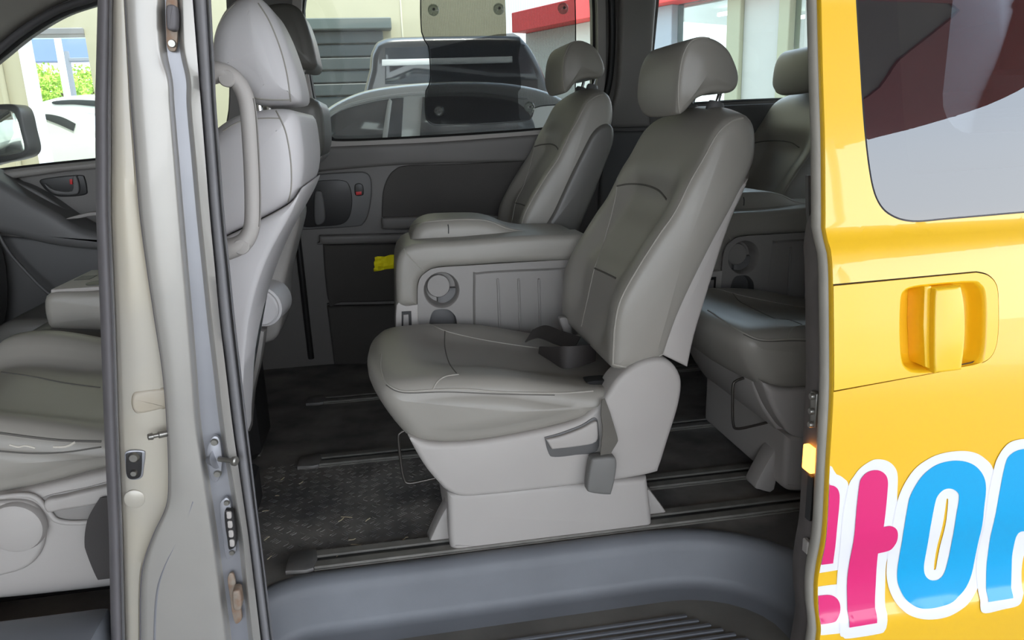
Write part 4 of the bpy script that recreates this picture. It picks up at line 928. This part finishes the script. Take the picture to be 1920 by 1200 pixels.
for y in (1.22, 1.33): lathe('headrest_post', [(0.006, 0), (0.006, 0.12)], (at(565, 195, 1.25).x, y, at(565, 195, 1.25).z), (0.1, 0, 1), chrome, hq, 10)
pad('backrest', spline(xz([(440, 250), (480, 205), (530, 186), (580, 182), (602, 196), (608, 240), (608, 275), (596, 300), (560, 330), (520, 420), (490, 560), (420, 560), (400, 400)], 1.18), 4, True), 1.16, 1.56, 0.035, leather_shade, fp, crown=0.012)
puff('back_cover', spline(xz([(604, 292), (590, 310), (572, 322), (548, 400), (520, 500), (505, 620), (440, 620), (440, 620), (470, 420), (540, 325), (575, 308)], 1.18), 3, True), 1.17, 1.55, 0.01, plast_mid, fp, 2)
pad('cushion', spline(xz([(-20, 640), (0, 610), (60, 598), (300, 600), (440, 610), (440, 690), (0, 700)], 1.2), 4, True), 1.18, 1.52, 0.03, leather_shade, fp, crown=0.01)
box('pedestal', (-1.1, 1.2, ZF), (-0.5, 1.48, 0.80), black_p, fp, 0.02, 1)

# ---- grab handle on the pillar lining
gh = thing('grab_handle', 'light grey grab handle on the pillar beside the driver headrest', 'handle', at(470, 300, 0.13))
gp = [at(a, b, y) for a, b, y in ((392, 138, .125), (412, 136, .125), (432, 143, .125), (450, 160, .125), (461, 185, .125), (466, 215, .125), (470, 270, .125), (473, 330, .125), (474, 390, .125), (472, 425, .125), (462, 448, .125), (446, 461, .125), (425, 468, .125))]
tube('grip', gp, lambda t: 0.0135+0.005*max(abs(t-0.5)*2-0.55, 0)/0.45, plast, gh, 16, 5)
for a, b in ((425, 147), (452, 463)):
    p = at(a, b, 0.112); lathe('screw_cap', [(0.0001, -0.002), (0.012, -0.002), (0.0135, 0.0), (0.0135, 0.012)], p, (0, 1, 0), plast, gh, 20)
tube('grip_seam', [p+Vector((0.012, -0.006, 0)) for p in gp[4:10]], 0.0012, seam_dk, gh, 5, 4)

# ---- seat belts, paper tag
bl = thing('lap_belt', 'black lap belt bunched on the cushion of the nearest seat', 'seat belt', at(1060, 680, 0.6))
ribbon('webbing', [at(a, b, y) for a, b, y in ((1011, 656, .52), (1034, 664, .465), (1057, 670, .415), (1090, 667, .415), (1117, 660, .45))], [Vector((0.002, -0.004, w_)) for w_ in (0.018, 0.036, 0.056, 0.052, 0.046)], 0.0025, belt_m, bl)
ribbon('webbing', [at(a, b, y) for a, b, y in ((992, 630, .60), (1016, 622, .58), (1045, 632, .56), (1082, 644, .50))], [Vector((0.030, 0.045, 0.018))]*4, 0.0025, belt_m, bl)
puff('buckle_stalk', spline(xz([(1046, 594), (1058, 592), (1066, 602), (1072, 630), (1080, 655), (1062, 655), (1056, 630), (1050, 610)], 0.66), 3, True), 0.64, 0.665, 0.005, plast_mid, bl, 2)
puff('latch_gap', spline(xz([(1100, 714), (1145, 711), (1148, 719), (1112, 721)], 0.30), 3, True), 0.293, 0.33, 0.002, mat('slot_black', (24, 23, 23), 0.9), bl, 2)
bk = thing('belt_buckle', 'grey seat belt buckle hanging on a twisted strap at the seat side', 'seat belt', at(1128, 890, 0.22))
ribbon('strap', [at(a, b, y) for a, b, y in ((1131, 748, .238), (1135, 775, .228), (1141, 803, .222), (1143, 826, .220), (1136, 850, .221), (1135, 868, .222))],
       [Vector((0.006, 0.004, 0)), Vector((0.022, 0.008, 0.0)), Vector((0.030, 0.014, -0.006)), Vector((0.040, 0.012, -0.010)), Vector((0.026, 0.006, 0)), Vector((0.022, 0, 0))], 0.002, belt_g, bk, 5)
puff('buckle_body', spline(xz([(1112, 858), (1146, 855), (1155, 863), (1153, 890), (1146, 920), (1140, 926), (1106, 922), (1100, 914), (1103, 885), (1107, 865)], 0.212), 4, True), 0.205, 0.236, 0.006, mat('buckle_grey', (112, 111, 108), 0.5, bump=0.1, bscale=1200), bk, 3)
bm = bmesh.new(); random.seed(3)
c4 = [at(a, b, 1.085) for a, b in ((703, 482), (750, 476), (750, 503), (701, 511))]; G = []
for i in range(9):
    rw = []
    for j in range(7):
        u, v = i/8, j/6; p = c4[0].lerp(c4[1], u).lerp(c4[3].lerp(c4[2], u), v)
        rw.append(bm.verts.new(p+Vector((random.uniform(-1, 1)*.002, random.uniform(-1, 1)*.007+0.03*max(0, v-0.7), random.uniform(-1, 1)*.0025))))
    G.append(rw)
for i in range(8):
    for j in range(6): bm.faces.new((G[i][j], G[i+1][j], G[i+1][j+1], G[i][j+1]))
bmesh.ops.solidify(bm, geom=bm.faces[:], thickness=0.0008)
yp = finish('paper_tag', bm, paper_y, None, 20); tag(yp, 'crumpled yellow paper tag sticking out behind the folded seat', 'paper')
# ================================================================== OUTSIDE
conc = mat('concrete_ground', (168, 164, 156), 0.85, bump=0.3, bscale=60, var=0.08, vscale=1.5)
cream = mat('cream_painted_wall', (166, 159, 130), 0.8, var=0.03, vscale=1.2)
white_f = mat('white_door_frame', (236, 234, 240), 0.5)
red_f = mat('red_fascia', (206, 44, 40), 0.5)
maroon = mat('maroon_soffit', (140, 44, 42), 0.6, var=0.06, vscale=0.6)
soffit = mat('brown_grey_soffit', (120, 108, 100), 0.7, var=0.08, vscale=0.5)
car_w = mat('white_car_paint', (205, 208, 206), 0.3, coat=0.8)
car_k = mat('black_car_paint', (34, 36, 38), 0.3, coat=0.8)
car_gl = mat('car_window_dark', (34, 40, 46), 0.08, coat=0.4)
tyre = mat('tyre_rubber', (30, 30, 30), 0.8)
gsheet = sheet('ground', [(-45, -30), (45, -30), (45, 60), (-45, 60)], [], lambda a, b, d: Vector((a, b, d)), conc, None, thick=-0.1); tag(gsheet, kind='structure')

# canopy roof over the bay; unseen front and rear reach shaped for the light
can = thing('canopy', 'maroon edged canopy roof over the parking bay, mirrored in the door glass', 'canopy', (0, 0, 4.0))
sheet('soffit', [(5.4, -9.3), (5.4, 1.2), (3.4, 4.4), (-9, 4.4), (-9, -5.2)], [], lambda a, b, d: Vector((a, b, 4.0+d)), soffit, can, thick=0.2)
sheet('edge_band', [(7.4, -9.9), (7.0, 1.2), (5.4, 1.2), (5.4, -9.3)], [], lambda a, b, d: Vector((a, b, 3.98+d)), maroon, can, thick=0.24)
sheet('fascia', [(-9, -5.2), (5.4, -9.3), (7.4, -9.9), (7.45, -10.0), (-9.05, -5.4)], [], lambda a, b, d: Vector((a, b, 3.9+d)), red_f, can, thick=0.45)
for x, y in ((6.5, -8.9), (6.3, 0.9), (-8.6, 4.1), (-8.6, -4.9)):
    lathe('post', [(0.07, -4.0), (0.07, 0.0)], (x, y, 4.0), (0, 0, 1), white_f, can, 12)

sw_ = tag(empty('wall_light_block', (-5.5, -3, 0)), kind='structure')  # added unseen wall, keeps light from the left off the backrest fronts
blk = mat('light_block_grey', (120, 116, 110), 0.85, var=0.06, vscale=1.0)
for k in range(5): box('light_block_course', (-5.7, -9.0, k*0.8), (-5.45, 5.0, k*0.8+0.79), blk, sw_, 0.01, 1)
# cream wall with a doorway
YW = 8.0
xl = at(58, 200, YW).x; xr = at(168, 120, YW).x; zt_d = at(110, 62, YW).z; xe = at(948, 20, YW).x
gw = thing('garage_wall', 'cream painted garage wall with an open doorway beyond the van', 'wall', (xl, YW, 0))
sheet('wall_panel', [(-25, 0), (xl, 0), (xl, zt_d), (xr, zt_d), (xr, 0), (xe, 0), (xe, 7), (-25, 7)], [], FY(YW), cream, gw, thick=0.25)
box('door_frame', (xl-0.01, YW-0.04, 0), (xl+0.03, YW+0.26, zt_d), white_f, gw, 0.01, 1)
box('door_head', (xl, YW-0.03, zt_d-0.02), (xr, YW+0.26, zt_d+0.05), mat('door_head_grey', (120, 118, 116), 0.5), gw, 0.01, 1)
tube('conduit', [Vector((xl-0.22, YW-0.03, 0.2)), Vector((xl-0.22, YW-0.03, 3.6))], 0.03, cream, gw, 8, 1)
box('wall_joint', (at(752, 20, YW).x-0.008, YW-0.008, 0), (at(752, 20, YW).x+0.008, YW+0.01, 7), mat('wall_joint_beige', (190, 184, 160), 0.8), gw)  # joint strip in a paler beige than the wall
# shutter
YS = 7.9; sx0 = at(575, 120, YS).x; sx1 = at(722, 120, YS).x; szt = at(600, 58, YS).z
shu = thing('roller_shutter', 'dark grey roller shutter on the cream wall behind the far window', 'shutter', ((sx0+sx1)/2, YS, 0))
sl_m = mat('shutter_slat', (52, 58, 55), 0.5, var=0.08, vscale=3)
ns = 18; hs_ = szt/ns
for k in range(ns):
    box('slat', (sx0, YS-0.02-0.015*(k % 2), k*hs_), (sx1, YS+0.09, (k+1)*hs_-0.012), sl_m, shu, 0.01, 1)
box('shutter_box', (sx0-0.1, YS-0.12, szt), (sx1+0.1, YS+0.09, szt+0.12), mat('shutter_box', (74, 82, 76), 0.5), shu, 0.01, 1)

def wheel(c, r, parent):
    w = lathe('wheel', [(0.0001, 0.02), (r*0.62, 0.0), (r*0.66, -0.02), (r*0.94, -0.02), (r, 0.02), (r, 0.18), (r*0.9, 0.2)], c, (0, 1, 0), tyre, parent, 24)
    lathe('rim', [(0.0001, 0.0), (r*0.55, -0.015), (r*0.62, 0.01)], c, (0, 1, 0), steel, w, 20)
def car(name, label, roof_px, Y, W_, paint, wins, x0, x1, zb_, zroof_lo=0.28, trims=()):
    root = thing(name, label, 'car', ((x0+x1)/2, Y+W_/2, 0))
    P = spline(xz(roof_px, Y+0.12), 4, True)
    puff('cabin', P, Y+0.10, Y+W_-0.10, 0.07, paint, root, 4)
    z1 = zb_
    lowp = spline([(x0, 0.4), (x0-0.02, 0.75), (x0+0.10, z1-0.16), (x0+0.6, z1-0.04), (x0+1.0, z1), (x1-0.5, z1), (x1-0.1, z1-0.05), (x1, z1-0.3), (x1, 0.4), (x1-0.2, 0.28), (x0+0.2, 0.28)], 4, True)
    puff('body', lowp, Y, Y+W_, 0.08, paint, root, 4)
    for pix in wins:
        puff('window', spline(xz(pix, Y+0.10), 4, True), Y+0.088, Y+0.14, 0.006, car_gl, root, 2)
    for pix, m_ in trims:
        puff('trim', spline(xz(pix, Y+0.09), 3, True), Y+0.075, Y+0.13, 0.004, m_, root, 2)
    for xx in (x0+0.75, x1-0.75): wheel((xx, Y-0.005, 0.33), 0.33, root)
    return root
_xa = at(560, 300, 3.0).x; _xb = at(1115, 300, 3.0).x
car('parked_car', 'white car parked just outside the far side window', [(556, 320), (572, 265), (590, 228), (612, 204), (650, 182), (700, 166), (780, 156), (880, 152), (970, 158), (1040, 176), (1090, 212), (1112, 262), (1118, 320)], 3.0, 1.75, car_w,
    [[(603, 262), (606, 232), (640, 208), (690, 193), (735, 185), (757, 183), (757, 183), (752, 270), (752, 270), (603, 276)],
     [(792, 182), (792, 182), (860, 180), (930, 184), (975, 196), (1000, 228), (1006, 270), (1006, 270), (786, 272), (786, 272)]], _xa-1.0, _xb+0.35, 1.34,
    trims=[([(716, 262), (716, 262), (727, 190), (735, 190), (735, 190), (726, 262), (726, 262)], car_w), ([(596, 240), (640, 206), (700, 188), (780, 178), (900, 175), (980, 186), (980, 181), (900, 170), (780, 173), (700, 183), (640, 200), (598, 232)], mat('window_bright_strip', (190, 192, 192), 0.3))])
_xc = at(690, 200, 5.2).x; _xd = at(1050, 200, 5.2).x
car('dark_van', 'black high roofed van parked behind the white car', [(692, 300), (693, 130), (700, 90), (716, 74), (760, 68), (950, 66), (984, 76), (1010, 115), (1032, 170), (1045, 230), (1050, 300)], 5.2, 1.85, car_k,
    [[(722, 90), (722, 90), (960, 82), (985, 95), (1008, 150), (1008, 150), (722, 158), (722, 158)]], _xc-0.3, _xd+0.5, 1.25,
    trims=[([(716, 112), (716, 112), (960, 106), (960, 106), (960, 118), (960, 118), (716, 124), (716, 124)], mat('van_white_stripe', (206, 210, 210), 0.4))])

# building with the red fascia, running towards the right
PA = at(1000, 60, 14.8); PB = at(1240, 8, 11.7)
fdir = Vector((PB.x-PA.x, PB.y-PA.y, 0)).normalized(); fn = Vector((fdir.y, -fdir.x, 0))
def fac(px, py):
    d = ray(px, py); t = (Vector((PA.x, PA.y, 0))-Vector((CAM.x, CAM.y, 0))).dot(fn)/Vector((d.x, d.y, 0)).dot(fn)
    p = CAM+d*t; return Vector(((p-PA).dot(fdir), p.z))
FF = lambda a, b, d: Vector((PA.x, PA.y, 0))+fdir*a-fn*d*(-1)*(-1)+Vector((0, 0, b))
bl_ = thing('shop_building', 'pale shop building with a red fascia beyond the rear side window', 'building', (PA.x, PA.y, 0))
zfa = PA.z; zfb = PA.z+0.38
s_lo = fac(985, 60)[0]
def fbox(name, s0, s1, z0, z1, dep0, dep1, m, parent):
    lo = (s0, dep0, z0); hi = (s1, dep1, z1)
    return box(name, lo, hi, m, parent, 0.01, 1, F=lambda v: Vector((PA.x, PA.y, 0))+fdir*v.x-fn*(-v.y)*(1)+Vector((0, 0, v.z)))
pale = mat('pale_column_paint', (164, 166, 158), 0.6)
greenish = mat('cream_green_column', (146, 148, 122), 0.6)
glaz = glass_mat('shop_glass', (0.75, 0.82, 0.80), 0.05)
sg = -1.0 if fn.dot(CAM-PA) > 0 else 1.0       # outward side of the facade
def fb(name, s0, s1, z0, z1, out0, out1, m, parent):
    """out: distance towards the viewer"""
    def F(v): return Vector((PA.x, PA.y, 0))+fdir*v.x-fn*(sg*v.y)+Vector((0, 0, v.z))
    return box(name, (s0, out0, z0), (s1, out1, z1), m, parent, 0.01, 1, F=F)
fb('fascia', s_lo, s_lo+16, zfa, zfb, -0.3, 0.35, red_f, bl_)
def sx_(px): return fac(px, 90)[0]
fb('wall_panel', s_lo, sx_(1125), 0, zfa, -0.3, 0.0, pale, bl_)
fb('pillar', sx_(1232), sx_(1266), 0, zfa, -0.2, 0.1, mat('grey_blue_frame', (140, 148, 156), 0.5), bl_)
fb('pillar', sx_(1371), sx_(1396), 0, zfa, -0.2, 0.14, greenish, bl_)
fb('wall_panel', sx_(1396), sx_(1464), 0, zfa, -0.2, 0.05, pale, bl_)
fb('pillar', sx_(1464), sx_(1484), 0, zfa, -0.2, 0.10, greenish, bl_)
fb('wall_panel', sx_(1505), sx_(1760), 0, zfa, -0.2, 0.0, pale, bl_)
wg = fb('shop_window', sx_(1266), sx_(1371), 0.3, zfa, -0.06, -0.05, glaz, bl_)
wg2 = fb('shop_window', sx_(1484), sx_(1505), 0.3, zfa, -0.06, -0.05, glaz, bl_)
fb('back_wall', sx_(1150), sx_(1700), 0, zfa, -4.0, -3.9, pale, bl_)
fb('shop_ceiling', sx_(1150), sx_(1700), zfa, zfa+0.1, -4.0, -0.3, pale, bl_)
tl = emit_mat('fluorescent_tube', (255, 255, 250), 3.0)
for k, o_ in enumerate((-1.0, -1.9, -2.8)):
    fb('ceiling_tube', sx_(1270+k*18), sx_(1330+k*20), zfa-0.14, zfa-0.08, o_-0.06, o_, tl, bl_)
fb('window_mullion', sx_(1346), sx_(1349), 0.3, zfa-0.9, -0.05, -0.02, mat('mullion', (130, 140, 145), 0.5), bl_)

# through the doorway: cars, trees, poles, a far blue roof
leaf_m = mat('sunlit_leaves', (120, 160, 40), 0.7, rgb2=(176, 204, 80), vscale=3)
bark = mat('bark', (96, 80, 62), 0.9)
def tree(px, py, Y, r, label):
    c = at(px, py, Y); t = thing('tree', label, 'tree', (c.x, Y, 0), 'trees outside the doorway')
    lathe('trunk', [(0.16, 0), (0.11, c.z*0.6), (0.06, c.z)], (c.x, Y, 0), (0, 0, 1), bark, t, 8)
    bm = bmesh.new(); random.seed(int(px))
    for k in range(1500):
        th = random.uniform(0, 2*math.pi); ph = math.acos(random.uniform(-1, 1)); rr_ = r*random.uniform(0.55, 1.0)*(1+0.25*math.sin(3*th+px)*math.sin(2*ph))
        p = Vector((c.x+rr_*math.sin(ph)*math.cos(th)*1.25, Y+rr_*math.sin(ph)*math.sin(th), c.z+rr_*math.cos(ph)*0.8))
        a = Vector((random.gauss(0, 1), random.gauss(0, 1), random.gauss(0, 1))).normalized(); b = a.orthogonal().normalized(); L = r*0.09
        bm.faces.new([bm.verts.new(p+a*L), bm.verts.new(p+b*L*0.5), bm.verts.new(p-a*L), bm.verts.new(p-b*L*0.5)])
    f_ = finish('foliage', bm, leaf_m, t, 0, False); tag(f_, kind='stuff')
tree(76, 160, 24, 0.75, 'leafy green tree just right of the white doorway frame')
tree(118, 172, 22, 0.6, 'lowest leafy green bush behind the parked cars outside the doorway')
tree(172, 158, 27, 0.75, 'leafy green tree at the right jamb of the far doorway')
bw = thing('warehouse', 'distant blue grey roofed warehouse above the trees outside', 'building', (at(110, 120, 45).x, 45, 0))
_l = at(20, 118, 45); _r2 = at(230, 118, 45); _t = at(110, 72, 45).z
box('warehouse_wall', (_l.x, 45, 0), (_r2.x, 55, _l.z), white_f, bw, 0.05, 1)
box('warehouse_roof', (_l.x-0.3, 44.8, _l.z), (_r2.x+0.3, 55, _t), mat('blue_grey_roof', (96, 116, 150), 0.5), bw, 0.05, 1)
p = at(116, 120, 16); pw = lathe('flag_pole', [(0.07, 0), (0.06, 6.0), (0.0001, 6.02)], (p.x, 16, 0), (0, 0, 1), white_f, None, 10)
tag(pw, 'white metal pole outside the doorway in front of the trees', 'pole')
p = at(131, 140, 20); pd = thing('utility_pole', 'thin grey utility pole with a cross arm right of the white pole', 'pole', (p.x, 20, 0))
lathe('pole', [(0.09, 0), (0.07, at(131, 96, 20).z)], (p.x, 20, 0), (0, 0, 1), mat('pole_grey', (120, 124, 132), 0.7), pd, 10)
_z = at(131, 112, 20).z; box('cross_arm', (p.x-0.1, 19.95, _z-0.04), (p.x+0.9, 20.05, _z+0.04), mat('pole_grey', (120, 124, 132), 0.7), pd, 0.01, 1)
car('white_sedan', 'white car parked outside the far doorway, nearest the opening', [(60, 330), (64, 260), (70, 212), (90, 205), (130, 214), (170, 235), (200, 262), (230, 330)], 11.0, 1.7, car_w,
    [[(70, 216), (70, 216), (90, 214), (118, 220), (142, 232), (142, 232), (138, 246), (138, 246), (112, 234), (86, 224)]], at(60, 300, 11).x-0.6, at(230, 300, 11).x+1.2, at(100, 262, 11).z)
car('white_suv', 'taller white car roof behind the nearest car in the doorway', [(40, 300), (58, 215), (68, 196), (95, 186), (130, 180), (200, 178), (240, 200), (250, 300)], 14.0, 1.7, car_w,
    [[(100, 190), (140, 187), (190, 190), (190, 200), (140, 196), (104, 196)]], at(40, 300, 14).x-0.8, at(250, 300, 14).x+1.0, at(100, 225, 14).z)

# ---- door mirror outside the front passenger window
dm = thing('door_mirror', 'black framed door mirror outside the front passenger window', 'mirror', at(10, 260, 1.86))
puff('mirror_shell', spline(xz([(-70, 215), (-30, 200), (15, 195), (34, 199), (43, 214), (50, 245), (57, 275), (53, 290), (38, 298), (0, 306), (-70, 318), (-80, 260)], 1.82), 4, True), 1.80, 1.92, 0.012, black_p, dm, 3)
puff('mirror_glass', spline(xz([(-60, 225), (-25, 209), (5, 205), (24, 209), (33, 224), (40, 250), (46, 276), (42, 285), (20, 290), (-60, 302), (-65, 260)], 1.80), 4, True), 1.798, 1.803, 0.001, mat('mirror', (215, 215, 210), 0.03, metal=1.0), dm, 2)
tube('mirror_arm', [at(-30, 300, 1.84), at(-50, 330, 1.78), at(-60, 345, 1.70)], 0.03, black_p, dm, 8, 4)
